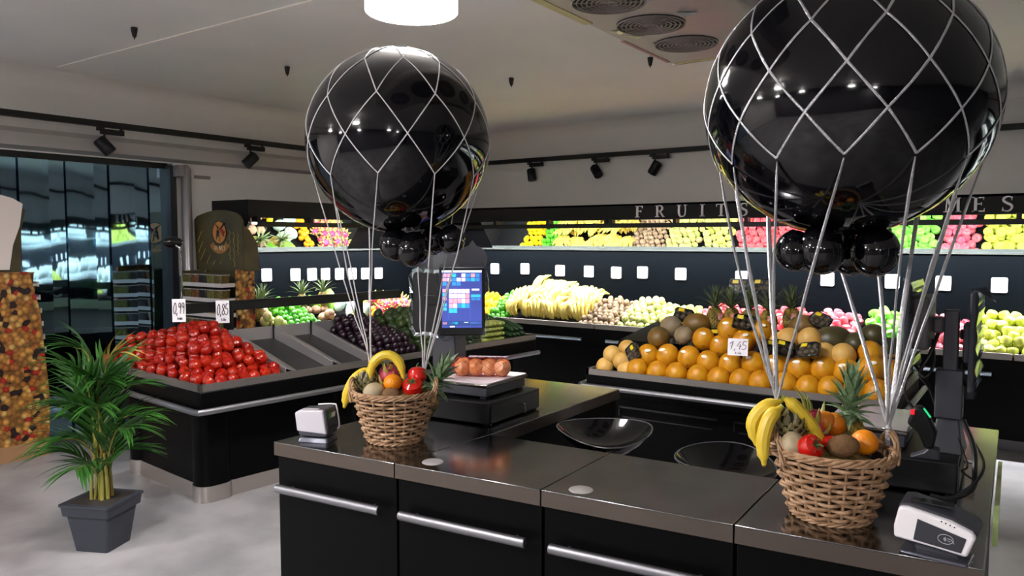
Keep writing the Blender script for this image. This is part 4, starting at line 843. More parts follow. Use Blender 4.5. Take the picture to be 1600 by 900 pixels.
def wrap(m, w0, w1, z0, z1, dep):
    random.seed(5); pts_ = []
    for k in range(28):
        a = 2 * math.pi * k / 28; x = math.cos(a); z = math.sin(a); sx = max(abs(x), abs(z)); cx = (w0 + w1) / 2 + (w1 - w0) / 2 * x / sx; cz = (z0 + z1) / 2 + (z1 - z0) / 2 * z / sx
        pts_.append((cx + random.uniform(-.004, .008) * (1 if x > 0 else -1), cz + random.uniform(-.004, .009) * (1 if z > 0 else -1)))
    vs = [(x, -.006, z) for x, z in pts_] + [(x * 1.02, dep, z) for x, z in pts_]; n = len(pts_)
    m.add(vs, [(i, (i + 1) % n, n + (i + 1) % n, n + i) for i in range(n)]); m.add([(x, -.008 - .004 * (i % 2), z) for i, (x, z) in enumerate(pts_)] + [(x * .86, -.005, z * .9) for x, z in pts_], [(i, (i + 1) % n, n + (i + 1) % n, n + i) for i in range(n)])
oriented('plastic_wrap', t, WRAP, sl, sr, stl, 0, lambda m: (wrap(m, -.105, .108, -.168, .15, .03), m.add([(.09, .0, .14), (.108, 0, .10), (.16, -.01, .105), (.175, .0, .125), (.14, .01, .11)], [(0, 1, 2), (0, 2, 3), (0, 3, 4)])), False)
oriented('customer_screen', t, BLACKP, (-2.235, 2.56, 1.37), R(-8), 0, .006, lambda m: (m.box(-.10, .10, 0, .03, -.14, .13), m.box(-.06, .06, .03, .05, -.08, .08)))
oriented('plastic_wrap', t, WRAP, (-2.235, 2.56, 1.37), R(-8), 0, 0, lambda m: wrap(m, -.108, .108, -.15, .142, .035), False)
oriented('screen_arm', t, BLACKP, (-2.12, 2.58, 1.38), R(20), 0, .003, lambda m: (m.box(-.12, .10, -.015, .015, -.02, .02)))
tag(oriented('round_sign', None, mat('disc_grey', '#3a3a3f', .6), (0, 0, 0), 0, 0, 0, lambda m: m.ext([(.066 * math.sin(R(a)) , 0, .066 * math.cos(R(a)) + (.022 if a in (0,) else 0)) for a in range(0, 360, 15)], (0, .012, 0))), 'dark round disc with a pointed top behind the left till screen', 'disc')
dsc = bpy.data.objects['round_sign']; dsc.location = (-2.09, 2.70, 1.553); dsc.rotation_euler = (0, 0, R(38))
o = link('stem', MB().tube([(0, .006, -.06), (0, .006, -.17), (-.04, .0, -.22)], .008, 8).mesh('stem', BLACKP), dsc)

# ================================================================ right till
drawer('black cash drawer under the right till', 1.86, 2.155, .525, .93, 1.0)
scale('grey counter scale with a glossy plate behind the right basket', 1.78, 2.02, .58, .90, 1.0, 1.07, mat('plate_gloss', '#cfc6c8', .12, .6))
t = thing('till_terminal', 'right till column with two screens seen edge on', 'till', (-.228, 2.68, 1.0))
c = MB(); c.box(-.02, .02, -.02, .02, .2, .432); c.box(-.037, .037, -.03, .03, .10, .25); c.prism([(-.045, -.06), (.045, -.06), (.05, .05), (-.05, .05)], 0, .1, 0, [(-.03, -.025), (.03, -.025), (.03, .03), (-.03, .03)]); c.build('column', GREYP, t, bevel=.004)
m = MB(); m.box(-.112, -.096, -.16, .10, .25, .515); m.build('cashier_screen', GREYP, t, bevel=.005)
m = MB(); m.box(-.096, -.05, -.11, .06, .315, .475); m.box(-.05, -.02, -.03, .02, .36, .41); m.build('screen_back', mat('housing_warm', '#4a4648', .55), t, bevel=.008)
m = MB(); m.box(.05, .066, -.06, .20, .19, .49); m.box(.03, .05, .0, .1, .27, .39); m.box(.02, .03, .02, .05, .34, .37); m.build('customer_screen', GREYP, t, bevel=.005)
def cw(x0, x1, z0, z1, y0, y1, flap):
    m = MB(); random.seed(9); n = 16; vs = []
    for k in range(n):
        f = k / (n - 1); z = z0 + (z1 - z0) * f; j = random.uniform(-.003, .005)
        vs += [(x0 - j, y0, z), (x1 + j, y0, z), (x1 + j * 1.5, y1, z)]
    fs = []
    for k in range(n - 1): a = k * 3; fs += [(a, a + 1, a + 4, a + 3), (a + 1, a + 2, a + 5, a + 4)]
    m.add(vs, fs); m.add([(x1, y0, z1), (x1 + flap[0], y0 - .01, z1 - .03), (x1 + flap[0] * .4, y0 - .02, z1 + .015), (x0, y0, z1 + .005)], [(0, 1, 2), (0, 2, 3)]); return m
cw(.048, .07, .175, .495, -.065, .205, (.045, 0)).build('plastic_wrap', WRAP, t, smooth=False)
cw(-.116, -.092, .245, .52, -.165, .10, (-.05, 0)).build('plastic_wrap', WRAP, t, smooth=False)
cb = MB(); cb.tube(bez([(-.03, 0, .38), (-.05, -.05, .30), (-.075, -.06, .24), (-.05, -.03, .19), (-.03, 0, .12)], 6), .006, 7); cb.build('cable', BLACKP, t); cb = MB(); cb.tube(bez([(-.05, -.02, .34), (-.04, -.05, .27), (-.06, -.07, .23), (-.09, -.05, .26)], 6), .005, 7); cb.build('cable', BLACKP, t); cb = MB(); cb.tube(bez([(.05, .03, .30), (.03, 0, .27), (.035, -.02, .22), (.05, 0, .2)], 6), .005, 7); cb.build('cable', BLACKP, t); cb = MB(); cb.tube(bez([(-.1, -.15, .25), (-.1, -.15, .18), (-.06, -.13, .12)], 6), .003, 6)
cb.build('cable', BLACKP, t)
cb = MB(); cb.tube(bez([(.04, -.02, .1), (.07, -.06, .04), (.08, -.1, -.02), (.08, -.18, -.06), (.03, -.22, -.088), (-.02, -.22, -.088)], 6), .008, 7); cb.build('cable', BLACKP, t); cb = MB(); cb.tube(bez([(.05, .0, .06), (.10, -.08, .0), (.09, -.16, -.04), (.04, -.2, -.085)], 6), .004, 6); cb.build('cable', BLACKP, t); cb = MB(); cb.tube(bez([(.03, -.04, .05), (.06, -.08, -.02), (.05, -.12, -.03), (.09, -.14, -.05)], 6), .003, 6)
cb.build('cable', BLACKP, t)
t = thing('barcode_scanner', 'black handheld barcode scanner with red and green lights in its stand', 'scanner', (-.262, 2.52, 1.0), R(4))
MB().ext([(-.05, 0, 0), (.03, 0, 0), (.028, 0, .03), (.0, 0, .035), (-.012, 0, .02)], (0, .05, 0)).build('stand', GREYP, t, bevel=.004)
m = MB(); m.ext([(-.012, 0, .03), (.012, 0, .03), (.02, 0, .08), (.0, 0, .125), (-.022, 0, .155), (-.045, 0, .15), (-.06, 0, .10), (-.03, 0, .075)], (0, .045, 0)); m.build('scanner_body', BLACKP, t, bevel=.008)
MB().box(-.05, -.04, -.003, 0, .13, .145).build('red_light', mat('led_red', '#c01420', .4, emit=1.2), t); MB().ext([(-.018, -.003, .15), (.0, -.003, .125), (.004, -.003, .128), (-.014, -.003, .153)], (0, .003, 0)).build('green_light', mat('led_green', '#22b070', .4, emit=1.0), t)

# ================================================================ card readers
def reader_body(t, shellmat):
    MB().prism(rrect(-.075, .075, -.05, .05, .012, 3), 0, .008).build('base_plate', mat('reader_base', '#6d6e78', .25, .7), t, bevel=.003)
    MB().prism(rrect(-.04, .04, -.03, .03, .012, 3), .008, .02).build('neck', GREYP, t)
    fp = [(-.082, .018), (.06, .018), (.078, .045), (.072, .085), (.055, .10), (-.06, .128), (-.085, .118), (-.092, .06)]
    MB().ext([(x, -.03, z) for x, z in fp], (0, .075, 0)).build('body', GREYP, t, bevel=.008)
    MB().ext([(x * 1.0, -.036, z * .9 + .012) for x, z in fp], (0, .008, 0)).build('front_shell', shellmat, t, bevel=.006)
t = thing('card_reader', 'white card reader with a contactless symbol at the right front corner', 'card reader', (-.185, 2.045, CZT), R(-5))
MB().prism(rrect(-.075, .07, -.055, .04, .01, 3), 0, .008).build('base_plate', mat('reader_base', '#6d6e78', .25, .7), t, bevel=.003)
MB().prism(rrect(-.05, .05, -.02, .03, .012, 3), .008, .028).build('neck', GREYP, t)
fp = [(-.088, .022), (.062, .014), (.074, .04), (.084, .07), (.075, .083), (.03, .10), (-.06, .115), (-.082, .112), (-.09, .06)]
MB().ext([(x, -.028, z) for x, z in fp], (0, .075, .012)).build('body', GREYP, t, bevel=.006)
wp = [(-.089, .032), (.0, .026), (.065, .02), (.072, .04), (.082, .068), (.074, .08), (.03, .096), (-.06, .11), (-.080, .108), (-.09, .06)]
MB().ext([(x, -.042, z) for x, z in wp], (0, .022, 0)).build('front_shell', WHITE, t, bevel=.006, seg=3)
MB().ext([(-.046, -.044, .036), (.054, -.044, .028), (.064, -.044, .064), (-.038, -.044, .088)], (0, .003, 0)).build('reader_panel', mat('reader_panel', '#2c2d33', .35), t, bevel=.002)
cy = MB(); E0 = (.022, .054)
cy.tube([(E0[0] + .016 * math.cos(R(a)), -.0445, E0[1] + .011 * math.sin(R(a))) for a in range(0, 360, 20)], .0006, 4, True)
for r_ in (.003, .005, .007): cy.tube([(E0[0] - .006 + r_ * math.cos(R(a)), -.0445, E0[1] + r_ * math.sin(R(a))) for a in range(-45, 46, 15)], .0006, 4)
cy.tube([(E0[0] + .004, -.0445, E0[1] + .003), (E0[0] + .012, -.0445, E0[1] + .001), (E0[0] + .018, -.0445, E0[1] - .007)], .0007, 4); cy.tube([(E0[0] + .004, -.0445, E0[1] - .002), (E0[0] + .01, -.0445, E0[1] - .004)], .0007, 4)
cy.build('contactless_symbol', mat('symbol_grey', '#c9c9ce', .5), t)
dt = MB()
for i in range(4): dt.ball((.012 + .009 * i, -.0425, .093 - .0025 * i), (.0018, .001, .0018), 8, 6)
dt.build('indicator_dots', INK, t); MB().box(-.06, .03, -.012, .02, .118, .1215).build('screen', mat('reader_glass', '#0d1210', .08), t)
t = thing('card_reader', 'grey card reader with a green and white sticker at the left corner', 'card reader', (-2.20, 1.90, CZT), R(22))
MB().prism(rrect(-.062, .062, -.045, .045, .008, 3), 0, .018, 0, rrect(-.056, .056, -.038, .038, .008, 3)).build('base_plate', mat('reader_base', '#6d6e78', .25, .7), t, bevel=.003)
MB().ext([(-.058, -.04, .03), (-.05, -.04, .022), (.052, -.04, .022), (.062, -.04, .045), (.05, -.04, .125), (-.058, -.04, .118)], (0, .085, 0)).build('body', mat('reader_dark', '#3b3c45', .45), t, bevel=.006)
MB().ext([(-.068, -.048, .11), (-.06, -.048, .042), (.058, -.048, .034), (.044, -.048, .124), (-.05, -.048, .12)], (0, .045, 0)).build('side_shell', mat('reader_light', '#bfbbc2', .4), t, bevel=.006, seg=3)
MB().tube(bez([(.056, .047, .035), (.064, .047, .05), (.054, .047, .118), (.042, .047, .128), (-.02, .047, .124)], 5), .003, 6).build('trim_wire', WHITE, t)
M_ = Matrix.Translation((.0595, .0, .1)) @ Matrix.Rotation(R(8.5), 4, 'Y')
MB().add([M_ @ Vector(v) for v in ((0, -.028, -.012), (0, -.006, -.012), (0, -.006, .010), (0, -.028, .010))], [(0, 1, 2, 3)]).build('green_sticker', mat('sticker_green', '#3f9a4c', .5), t)
MB().add([M_ @ Vector(v) for v in ((0, -.006, -.011), (0, .024, -.011), (0, .024, .008), (0, -.006, .008))], [(0, 1, 2, 3)]).build('white_sticker', CARDW, t)
MB().box(.056, .0625, -.03, .04, .055, .058).build('paper_slot', INK, t)
# ================================================================ baskets
WICK = [mat('wicker', '#b08b68', .55, rand='#bf9d7c', col2='#8a6848', nscale=45), mat('wicker_shade', '#1e140d', .9)]
RGT = Vector((math.cos(R(34.8)), math.sin(R(34.8)), 0))
def basket(loc, label, rb=.098, rt=.148, h=.18):
    t = thing('wicker_basket', label, 'basket', loc, R(34.8), 'wicker baskets')
    rad = lambda z: rb + (rt - rb) * (z / h) ** .9
    n = 22
    MB().lathe([(0, .003), (rb - .008, .003), (rb - .012, .02), (rt - .02, h * .96), (rt - .024, h * .96), (rb - .02, .012), (0, .01)], 24).build('weave_shade', WICK[1], t)  # near-black inner skin paints the shade seen through the weave gaps
    for k in range(n):
        a = 2 * math.pi * k / n; MB().tube([((rad(z) - .004) * math.cos(a), (rad(z) - .004) * math.sin(a), z) for z in (.006, h * .5, h)], .0042, 6).build('stake', WICK[0], t)
    rows = 11
    for r_ in range(rows):
        z = .014 + (h - .026) * (r_ + .5) / rows; pts = []
        for k in range(n * 6):
            a = 2 * math.pi * k / (n * 6); w_ = math.cos(a * n / 2 + math.pi * (r_ % 2)); pts.append(((rad(z) + .0075 * w_) * math.cos(a), (rad(z) + .0075 * w_) * math.sin(a), z + .0012 * math.sin(3 * a + r_ * 2)))
        MB().tube(pts, [.0050 * random.uniform(.92, 1.08) for _ in pts], 7, True, ref=(0, 0, 1)).build('weaver', WICK[0], t)
    for k in range(5):
        m = MB(); ph = k * 1.26
        m.tube([((rt + .004 + .008 * math.cos(7 * a / 57.3 + ph)) * math.cos(R(a)), (rt + .004 + .008 * math.cos(7 * a / 57.3 + ph)) * math.sin(R(a)), h + .004 + .008 * math.sin(7 * a / 57.3 + ph)) for a in range(0, 360, 6)], .0042, 6, True); m.build('rim_braid', WICK[0], t)
    m = MB()
    for k in range(3): m.tube([((rb + .002 + .005 * math.cos(9 * a / 57.3 + k * 2.1)) * math.cos(R(a)), (rb + .002 + .005 * math.cos(9 * a / 57.3 + k * 2.1)) * math.sin(R(a)), .007 + .004 * math.sin(9 * a / 57.3 + k * 2.1)) for a in range(0, 360, 6)], .0036, 6, True)
    m.build('base_braid', WICK[0], t)
    for sd in (1, -1):
        for k in range(4):
            pts = []
            for i in range(25):
                f = i / 24; a = math.pi * f; c = Vector((sd * (rt + .002 + .006 * math.sin(a)), -.05 * math.cos(a), h - .028 + .075 * math.sin(a))); tw_ = f * 9 + k * math.pi / 2
                pts.append(c + Vector((sd * .006 * math.cos(tw_), 0, .0)) + Vector((0, math.cos(a), math.sin(a))) * .006 * math.sin(tw_))
            MB().tube(pts, .0036, 6).build('handle_strand', WICK[0], t)
    return t
B1 = Vector((-1.97, 2.07, .9)); B2 = Vector((-.455, 2.17, .9))
basket(B1, 'wicker basket of fruit under the left balloon'); basket(B2, 'wicker basket of fruit under the right balloon')
def at(B, p): return B + Vector(p)
def banana1(B, pts, label, r=.0185):
    c = Vector(pts[0]); m = banana_path(MB(), [Vector(p) - c for p in pts], r, 10)
    tag(m.build('banana', BAN, loc=at(B, c)), label, 'banana', 'basket bananas')
ART = [mat('artichoke_shade', '#2c2a18', .8), mat('artichoke_bract', '#8c845c', .5, rand='#6a6440')]  # heart coloured dark to paint the shade between the bracts
def artichoke(B, p, r, label):
    t = thing('artichoke', label, 'artichoke', at(B, p)); MB().ball((0, 0, 0), (r * .92, r * .92, r * 1.05), 14, 10).build('heart', ART[0], t)
    for i in range(8):
        z = -.85 + 1.75 * i / 7; q_ = math.sqrt(max(.02, 1 - (z * .95) ** 2)); nn = max(4, int(11 * q_))
        for j in range(nn):
            a = 2 * math.pi * (j + .5 * (i % 2)) / nn; n_ = Vector((math.cos(a) * q_, math.sin(a) * q_, z)).normalized(); t1 = Vector((-math.sin(a), math.cos(a), 0)); upv = (Vector((0, 0, 1)) - n_ * n_.z); upv = upv.normalized() if upv.length > .1 else t1.cross(n_); c = n_ * r * .96
            w_ = r * .23; m = MB(); m.add([c - t1 * w_ - upv * w_ * .8, c + t1 * w_ - upv * w_ * .8, c + t1 * w_ * .8 + upv * w_ * .5 + n_ * r * .12, c + upv * w_ * 1.5 + n_ * r * .30, c - t1 * w_ * .8 + upv * w_ * .5 + n_ * r * .12, c + n_ * r * .16], [(0, 1, 5), (1, 2, 5), (2, 3, 5), (3, 4, 5), (4, 0, 5)]); m.build('bract', ART[1], t, smooth=False)
def fruit(B, p, key, name, label, cat, rot=(0, 0, 0), sc=1, grp=None): return tag(link(name, G[key] if isinstance(key, str) else key, None, at(B, p), rot, sc), label, cat, grp)
ORG = MB().ball((0, 0, 0), (.036, .036, .034), 18, 12).mesh('orange', mat('orange_skin', '#e8890c', .4, bump=.25, bscale=140))
PALE = MB().ball((0, 0, 0), (.04, .04, .033), 20, 10, rad=lambda a, z: 1 + .035 * abs(math.cos(4 * a))).mesh('pale_melon', mat('pale_gourd', '#bfae8c', .55, col2='#a08f70', nscale=20))
BKIWI = MB().ball((0, 0, 0), (.031, .031, .042), 18, 12).mesh('kiwi', mat('kiwi_fuzz', '#6f4f2e', .8, col2='#7c5c3a', nscale=60, bump=.4, bscale=200))
TOM = MB().lathe([(0, -.032), (.018, -.034), (.036, -.018), (.041, .004), (.035, .024), (.018, .034), (.005, .03), (0, .027)], 20, rad=lambda a, z: 1 + .025 * math.cos(5 * a)).mesh('tomato', mat('big_tomato_skin', '#c81a10', .18, coat=.4))
CAL = MB()
for i in range(6):
    a = i * math.pi / 3; CAL.add([(.004 * math.cos(a + 1.5), .004 * math.sin(a + 1.5), .03), (.018 * math.cos(a), .018 * math.sin(a), .036), (.03 * math.cos(a), .03 * math.sin(a), .028), (.004 * math.cos(a - 1.5), .004 * math.sin(a - 1.5), .03), (.014 * math.cos(a + .3), .014 * math.sin(a + .3), .034)], [(0, 4, 1), (4, 2, 1), (1, 2, 3), (0, 1, 3)])
CAL.tube([(0, 0, .03), (.004, 0, .045), (.012, 0, .052)], .003, 6); CALM = CAL.mesh('calyx', mat('calyx_green', '#3f5a2a', .6))
def tomato_big(B, p, rot, label, sc=1):
    t = thing('beef_tomato', label, 'tomato', at(B, p)); t.rotation_euler = rot; t.scale = (sc,) * 3; link('flesh', TOM, t); link('calyx', CALM, t)
DRS = [mat('basket_dragon', '#8f1f38', .45, col2='#b03a4a', nscale=20), mat('dragon_scale_tip', '#8f9a48', .5, col2='#b8b060', nscale=20)]
def dragon(B, p, label, tips=(), r=.045):
    t = thing('dragon_fruit', label, 'dragon fruit', at(B, p)); MB().ball((0, 0, 0), (r, r, r * 1.25), 16, 11).build('flesh', DRS[0], t)
    for i in range(12):
        a = i * 2.4; z = -.6 + 1.5 * i / 12; q_ = math.sqrt(max(.05, 1 - min(1, z * .8) ** 2)); c = Vector((r * q_ * math.cos(a), r * q_ * math.sin(a), z * r)); d_ = Vector((math.cos(a) * .8, math.sin(a) * .8, 1)); MB().tube([c, c + d_ * r * .35, c + d_ * r * .5 + Vector((0, 0, r * .3))], [r * .22, r * .13, r * .02], 6, flat=.4).build('scale', DRS[1], t)
    for tp in tips: tp = Vector(tp) - Vector(p); MB().tube(bez([tp * .3, tp * .65 + Vector((.004, 0, .008)), tp], 6), [.010 * (1 - i / 14) + .0015 for i in range(13)], 7, flat=.5).build('long_scale', DRS[1], t)
def pine(B, p, label, L=.16, n=34, lean=(0, 0, 0), r=.05):
    t = thing('pineapple', label, 'pineapple', at(B, p)); t.rotation_euler = lean; link('body', PBODY, t, (0, 0, -.05), None, r / .05)
    cr_ = MB().lathe([(.022, 0), (.016, .04), (.006, .07), (0, .08)], 10).build('crown', PLEAF[0], t, loc=(0, 0, .01))
    lm = [leaf_blade(1, .40, c_).mesh('leaf', PLEAF[0]) for c_ in (.15, .4, .65)]
    for i in range(n):
        f = i / (n - 1); o = link('leaf', lm[0 if f > .66 else 1 if f > .33 else 2], cr_, (0, 0, .062 * f)); o.matrix_parent_inverse = Matrix()
        o.rotation_euler = (Matrix.Rotation(i * 2.4, 4, 'Z') @ Matrix.Rotation((.95 * (1 - f) + .06) * -1, 4, 'X')).to_euler(); o.scale = (L * (.5 + .2 * f),) * 2 + (L * (.42 + .42 * f),)
# left basket
banana1(B1, [(-.105, -.01, .262), (-.153, -.048, .225), (-.176, -.068, .171), (-.185, -.079, .112)], 'banana hanging over the left side of the left basket', .019)
banana1(B1, [(.018, .030, .228), (.004, .024, .285), (-.028, .005, .314), (-.063, -.02, .303), (-.084, -.037, .262), (-.083, -.042, .205)], 'banana arching over the fruit in the left basket', .018)
artichoke(B1, (-.112, -.03, .205), .043, 'artichoke between the bananas in the left basket')
dragon(B1, (-.055, .03, .222), 'red dragon fruit under the arched banana in the left basket', [(-.075, .0, .29), (-.05, .01, .285), (-.02, .0, .28)])
fruit(B1, (-.0, -.01, .215), ORG, 'orange', 'orange in the middle of the left basket', 'orange', sc=.95)
fruit(B1, (-.045, -.062, .185), PALE, 'pale_melon', 'pale ribbed fruit at the front of the left basket', 'melon', (R(15), 0, 0)); fruit(B1, (.02, -.04, .18), BKIWI, 'kiwi', 'brown kiwi at the front of the left basket', 'kiwi', (0, R(90), .6), .8)
tomato_big(B1, (.055, .04, .195), (R(30), R(20), 0), 'red tomato beside the right handle in the left basket'); tomato_big(B1, (.045, .075, .235), (R(-20), 0, 1), 'red tomato on top, right of the orange in the left basket', .9)
pine(B1, (.07, .11, .16), 'pineapple with a leafy crown at the right of the left basket', .16, 32, (R(10), R(30), R(34)))
# right basket
banana1(B2, [(-.125, -.05, .307), (-.165, -.08, .285), (-.186, -.092, .244), (-.176, -.092, .185)], 'outer banana of the pair hanging over the right basket', .019)
banana1(B2, [(-.114, -.09, .297), (-.137, -.112, .268), (-.148, -.127, .21), (-.142, -.132, .145)], 'inner banana of the pair hanging over the right basket', .019)
banana1(B2, [(-.112, -.06, .318), (-.082, -.045, .290), (-.048, -.028, .243), (-.02, -.012, .19)], 'banana lying diagonally across the right basket', .018)
artichoke(B2, (-.10, -.045, .240), .041, 'artichoke beside the hanging bananas in the right basket')
dragon(B2, (-.06, .04, .218), 'crimson dragon fruit with long green tips in the right basket', [(-.109, .029, .333), (-.09, .036, .325), (-.05, .062, .275), (-.075, .03, .31)], .046)
PEP = MB().ball((0, 0, 0), (.03, .03, .034), 18, 10, rad=lambda a, z: 1 + .1 * abs(math.cos(2.5 * a))).mesh('orange_gourd', mat('gourd_orange', '#c97a10', .4, col2='#b86410', nscale=15))
fruit(B2, (-.01, .06, .235), PEP, 'orange_gourd', 'small ribbed orange gourd in the right basket', 'gourd', (R(20), 0, 0)); fruit(B2, (-.028, .04, .245), PEP, 'orange_gourd', 'second orange gourd behind the diagonal banana', 'gourd', (R(-20), .4, 1), .85)
pine(B2, (.02, .105, .225), 'pineapple with a tall green crown in the right basket', .155, 40, (R(4), R(3), 0), .048)
fruit(B2, (.036, -.045, .205), BKIWI, 'kiwi', 'brown kiwi at the front of the right basket', 'kiwi', (R(10), R(80), R(30)), .98)
tomato_big(B2, (-.035, -.098, .203), (R(35), R(55), R(10)), 'red tomato at the front of the right basket', .82); fruit(B2, (.0, -.03, .205), TOM, 'small_tomato', 'small red tomato tucked behind the kiwi', 'tomato', sc=.5)
fruit(B2, (-.078, -.088, .198), PALE, 'pale_melon', 'pale ribbed fruit left of the tomato in the right basket', 'melon', (R(10), R(70), 0), .95)
fruit(B2, (.075, .03, .205), ORG, 'orange', 'orange beside the right handle of the right basket', 'orange', sc=.98)
for B, nm in ((B1, 'left'), (B2, 'right')):
    fl = MB().ball((0, 0, 0), (.115, .115, .05), 20, 8).build('straw_filling', mat('straw', '#8a7238', .8, col2='#4e3e20', nscale=60), loc=at(B, (0, 0, .135))); tag(fl, 'dark straw filling inside the %s basket' % nm, 'straw')

# ================================================================ balloons with nets and ribbons
BAL = mat('black_latex', (.002, .002, .0032, 1), .07)
STR = [mat('white_string', '#d8d4d6', .6), mat('silver_ribbon', '#c9c9cc', .28, .6, bump=.5, bscale=160)]
def balloon(C, r, N, lats, anchors, label, sm, w, kind, rot0, squash=1.0):
    t = thing('balloon', label, 'balloon', C, 0, 'large black balloons')
    def surf(lat, lon, k=1.0):
        z = math.sin(lat); c_ = math.cos(lat); q_ = r * (1 if z > 0 else 1 - .05 * z * z); return Vector((c_ * math.cos(lon) * q_, c_ * math.sin(lon) * q_, z * (r if z > 0 else r * squash))) * k
    m = MB(); n, k = 64, 40; vs = []; fs = []
    for i in range(k + 1):
        for j in range(n): vs.append(surf(-math.pi / 2 + math.pi * i / k, 2 * math.pi * j / n))
    for i in range(k):
        for j in range(n): fs.append((i * n + j, i * n + (j + 1) % n, (i + 1) * n + (j + 1) % n, (i + 1) * n + j))
    m.add(vs, fs); m.lathe([(0, -r * squash - .03), (.02, -r * squash - .03), (.03, -r * squash + .01), (.06, -r * squash + .03)], 16); m.build('envelope', BAL, t)
    def node(l, i): return (R(lats[l]), rot0 + 2 * math.pi * (i + .5 * (l % 2)) / N)
    def string(a, b, name='net_string'):
        pa, pb = surf(*a).normalized(), surf(*b).normalized(); pts = []
        for s_ in range(9):
            d_ = pa.lerp(pb, s_ / 8).normalized(); lat = math.asin(max(-1, min(1, d_.z))); lon = math.atan2(d_.y, d_.x); pts.append(surf(lat, lon, 1.004))
        mm = MB(); mm.tube(pts, [w * random.uniform(.85, 1.15) for _ in pts], 6, flat=.45 if kind else .8, ref=pts[4]); mm.build(name, STR[kind], t)
    for l in range(len(lats) - 1):
        for i in range(N):
            if l % 2 == 0: nb = (i, i - 1)
            else: nb = (i, i + 1)
            for j in nb: string(node(l, i), (node(l + 1, j)))
    mm = MB(); mm.tube([surf(R(lats[0]), 2 * math.pi * i / 24, 1.004) for i in range(24)], w, 6, True, flat=.6); mm.build('net_string', STR[kind], t)
    l = len(lats) - 1; C = Vector(C)
    for i in range(N):
        la, lo = node(l, i); p = surf(la, lo, 1.004); sd = (p.x * RGT.x + p.y * RGT.y) > 0; tgt = Vector(anchors[1 if sd else 0]) - C
        pts = [p]; la2 = la; 
        dirv = (tgt - p)
        for s_ in range(1, 30):   # hug the balloon until the string can leave it
            nn_ = pts[-1].normalized()
            if (tgt - pts[-1]).normalized().dot(nn_) > -.06 or la - R(3) * s_ < R(-80): break
            pts.append(surf(la - R(3) * s_, lo, 1.006))
        wob = Vector((random.uniform(-.012, .012), random.uniform(-.012, .012), 0)); e = pts[-1]; n0 = len(pts)
        for s_ in range(1, 9): f = s_ / 8; pts.append(e.lerp(tgt + Vector((random.uniform(-.004, .004), random.uniform(-.004, .004), 0)), f) + wob * math.sin(math.pi * f))
        mm = MB(); mm.tube(pts, [w * (1 if i_ < n0 else (2.0 if kind else 1.3)) * random.uniform(.8, 1.2) for i_ in range(len(pts))], 6, flat=.6 if kind else .7); mm.build('ribbon', STR[kind], t)
    for a in anchors: mm = MB(); mm.ball(Vector(a) - C, .009, 8, 6); mm.tube([Vector(a) - C, Vector(a) - C + Vector((0, 0, -.05))], w * 2.2, 6); mm.build('knot', STR[kind], t)
    for p, rr, l in sm:
        o = MB(); o.ball((0, 0, 0), (rr, rr, rr * 1.08), 28, 18); o.lathe([(.006, rr * 1.05), (.01, rr * 1.12), (0, rr * 1.14)], 8); o = o.build('small_balloon', BAL, loc=p, rot=(random.uniform(-.8, .8), random.uniform(-.8, .8), 0)); tag(o, l, 'balloon', 'small balloons')
    return t
c1 = B1 + Vector((-.088, .129, 1.118)); c2 = B2 + Vector((-.023, .15, 1.111))
balloon(c1, .35, 10, (74, 50, 22, -2, -24), (B1 + Vector((-.118, -.004, .272)), B1 + Vector((.055, .10, .226))), 'large black balloon with a white string net over the left basket', [
    (B1 + Vector((-.041, .05, .722)), .056, 'small black balloon left under the left balloon'), (B1 + Vector((.025, .08, .708)), .064, 'front small black balloon under the left balloon'), (B1 + Vector((.12, .19, .745)), .052, 'small black balloon right under the left balloon'), (B1 + Vector((.01, .22, .74)), .055, 'rear small black balloon under the left balloon')], .0022, 0, R(12))
balloon(c2, .382, 13, (80, 62, 44, 26, 8, -10, -28), (B2 + Vector((-.135, -.05, .300)), B2 + Vector((.122, .088, .240))), 'large black balloon with a silver ribbon net over the right basket', [
    (B2 + Vector((-.115, .02, .715)), .053, 'small black balloon left under the right balloon'), (B2 + Vector((-.05, .03, .715)), .062, 'front small black balloon under the right balloon'), (B2 + Vector((.07, .13, .712)), .064, 'small black balloon right under the right balloon'), (B2 + Vector((-.0, .2, .70)), .055, 'rear small black balloon under the right balloon')], .0032, 1, R(5), .93)

# ================================================================ potted palm
t = thing('potted_palm', 'green areca palm in a dark square pot on the floor', 'plant', (-4.11, 2.06, 0), R(25))
PM = mat('pot_anthracite', '#2b2e38', .6)
def sq(h): return rrect(-h, h, -h, h, .014, 3)
p = MB(); p.prism(sq(.095), 0, .20, 0, sq(.122)); p.prism(sq(.136), .20, .25, 0, sq(.142)); p.prism(sq(.148), .25, .262); pot = p.build('pot', PM, t)
MB().prism(sq(.12), .245, .2625).build('soil', mat('potting_soil', '#1d1712', .95, col2='#2c231a', nscale=80), t)
LM = mat('palm_leaf', '#1f4516', .4, rand='#33621f', col2='#28541c', nscale=6); LMY = mat('palm_leaf_dry', '#7a7a30', .5, rand='#96803a')
SM = mat('palm_stem', '#7f8a3a', .5, rand='#94803a')
def leaflet(mt_):
    m = MB(); vs = []; fs = []; n = 6
    for i in range(n + 1):
        f = i / n; w_ = .075 * math.sin(math.pi * (.08 + .92 * f) ** .75) + .004; zz = -.42 * f * f + .10 * f
        vs += [(f, -w_ * .5, zz + w_ * .22), (f, 0, zz), (f, w_ * .5, zz + w_ * .22)]
    for i in range(n): a = i * 3; fs += [(a, a + 1, a + 4, a + 3), (a + 1, a + 2, a + 5, a + 4)]
    return m.add(vs, fs).mesh('leaflet', mt_)
LF = leaflet(LM); LFY = leaflet(LMY); random.seed(21)
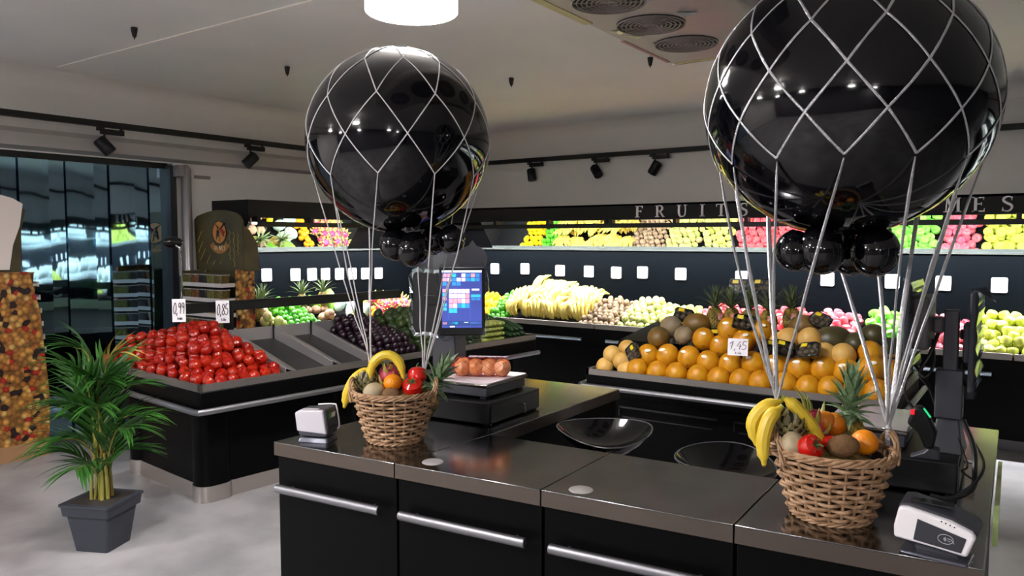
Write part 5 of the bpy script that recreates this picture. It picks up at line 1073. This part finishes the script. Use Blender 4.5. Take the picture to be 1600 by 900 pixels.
FR_ = [(200, .36, .98), (232, .34, .78), (265, .42, .62), (300, .30, .95), (330, .40, .80), (5, .40, .66), (35, .30, 1.05), (62, .36, .86), (100, .34, .62), (140, .30, .88), (170, .40, .70), (250, .22, 1.08), (20, .20, .88), (215, .30, .70), (280, .26, .78), (345, .28, .92), (50, .42, .70), (120, .26, .95), (185, .26, .85), (225, .44, .52), (310, .44, .50), (80, .3, .5)]
for k, (az, rad_, zt) in enumerate(FR_):
    rad_ *= .62; a = R(az - 25); d_ = Vector((math.cos(a), math.sin(a), 0)); b0 = Vector((random.uniform(-.035, .035), random.uniform(-.035, .035), .255)); 
    path = bez([b0, b0 + d_ * .03 + Vector((0, 0, (zt - .25) * .5)), b0 + d_ * rad_ * .45 + Vector((0, 0, (zt - .25) * .92)), b0 + d_ * rad_ + Vector((0, 0, (zt - .25) * 1.0))], 8)
    m = MB(); kk = len(path); m.tube(path, [.008 * (1 - i / kk * .8) for i in range(kk)], 6); fr_ = m.build('frond_stem', SM, t)
    nl = 11; extra = k >= 13; big = MB()
    for i in range(nl):
        f = .42 + .57 * i / (nl - 1); ix = f * (kk - 1); j = min(int(ix), kk - 2); pt = path[j].lerp(path[j + 1], ix - j); tg = (path[j + 1] - path[j]).normalized(); side = tg.cross(Vector((0, 0, 1))); side = side.normalized() if side.length > .1 else d_.cross(Vector((0, 0, 1))); upn = side.cross(tg).normalized()
        for s_ in (1, -1):
            xd = (tg * (.95 + .5 * (i / nl)) + side * s_ * .75 + upn * .15 + Vector((0, 0, random.uniform(-.25, .1)))).normalized(); yd = upn.cross(xd).normalized(); zd = xd.cross(yd); L = (.235 - .09 * abs(i / nl - .35)) * random.uniform(.85, 1.15) * (.8 if i == nl - 1 else 1)
            M = Matrix((xd, yd, zd)).transposed().to_4x4(); M.translation = pt; M = M @ Matrix.Diagonal((L, L * 1.25, L, 1))
            if extra: big.add([M @ Vector(v.co) for v in LF.vertices], [tuple(f_.vertices) for f_ in LF.polygons]); continue
            o = link('leaflet', LFY if (k == 6 and i > 3 and random.random() < .8) else LF, fr_); o.matrix_local = M
    if extra: o = big.build('leaflet_mass', LM, fr_); o['kind'] = 'stuff'
for k in range(10):
    a = random.uniform(0, 6.28); b0 = Vector((.05 * math.cos(a), .05 * math.sin(a), .25)); MB().tube([b0, b0 * .9 + Vector((0, 0, .16)), b0 * .6 + Vector((0, 0, .36))], [.009, .008, .005], 6).build('cane', SM, t)
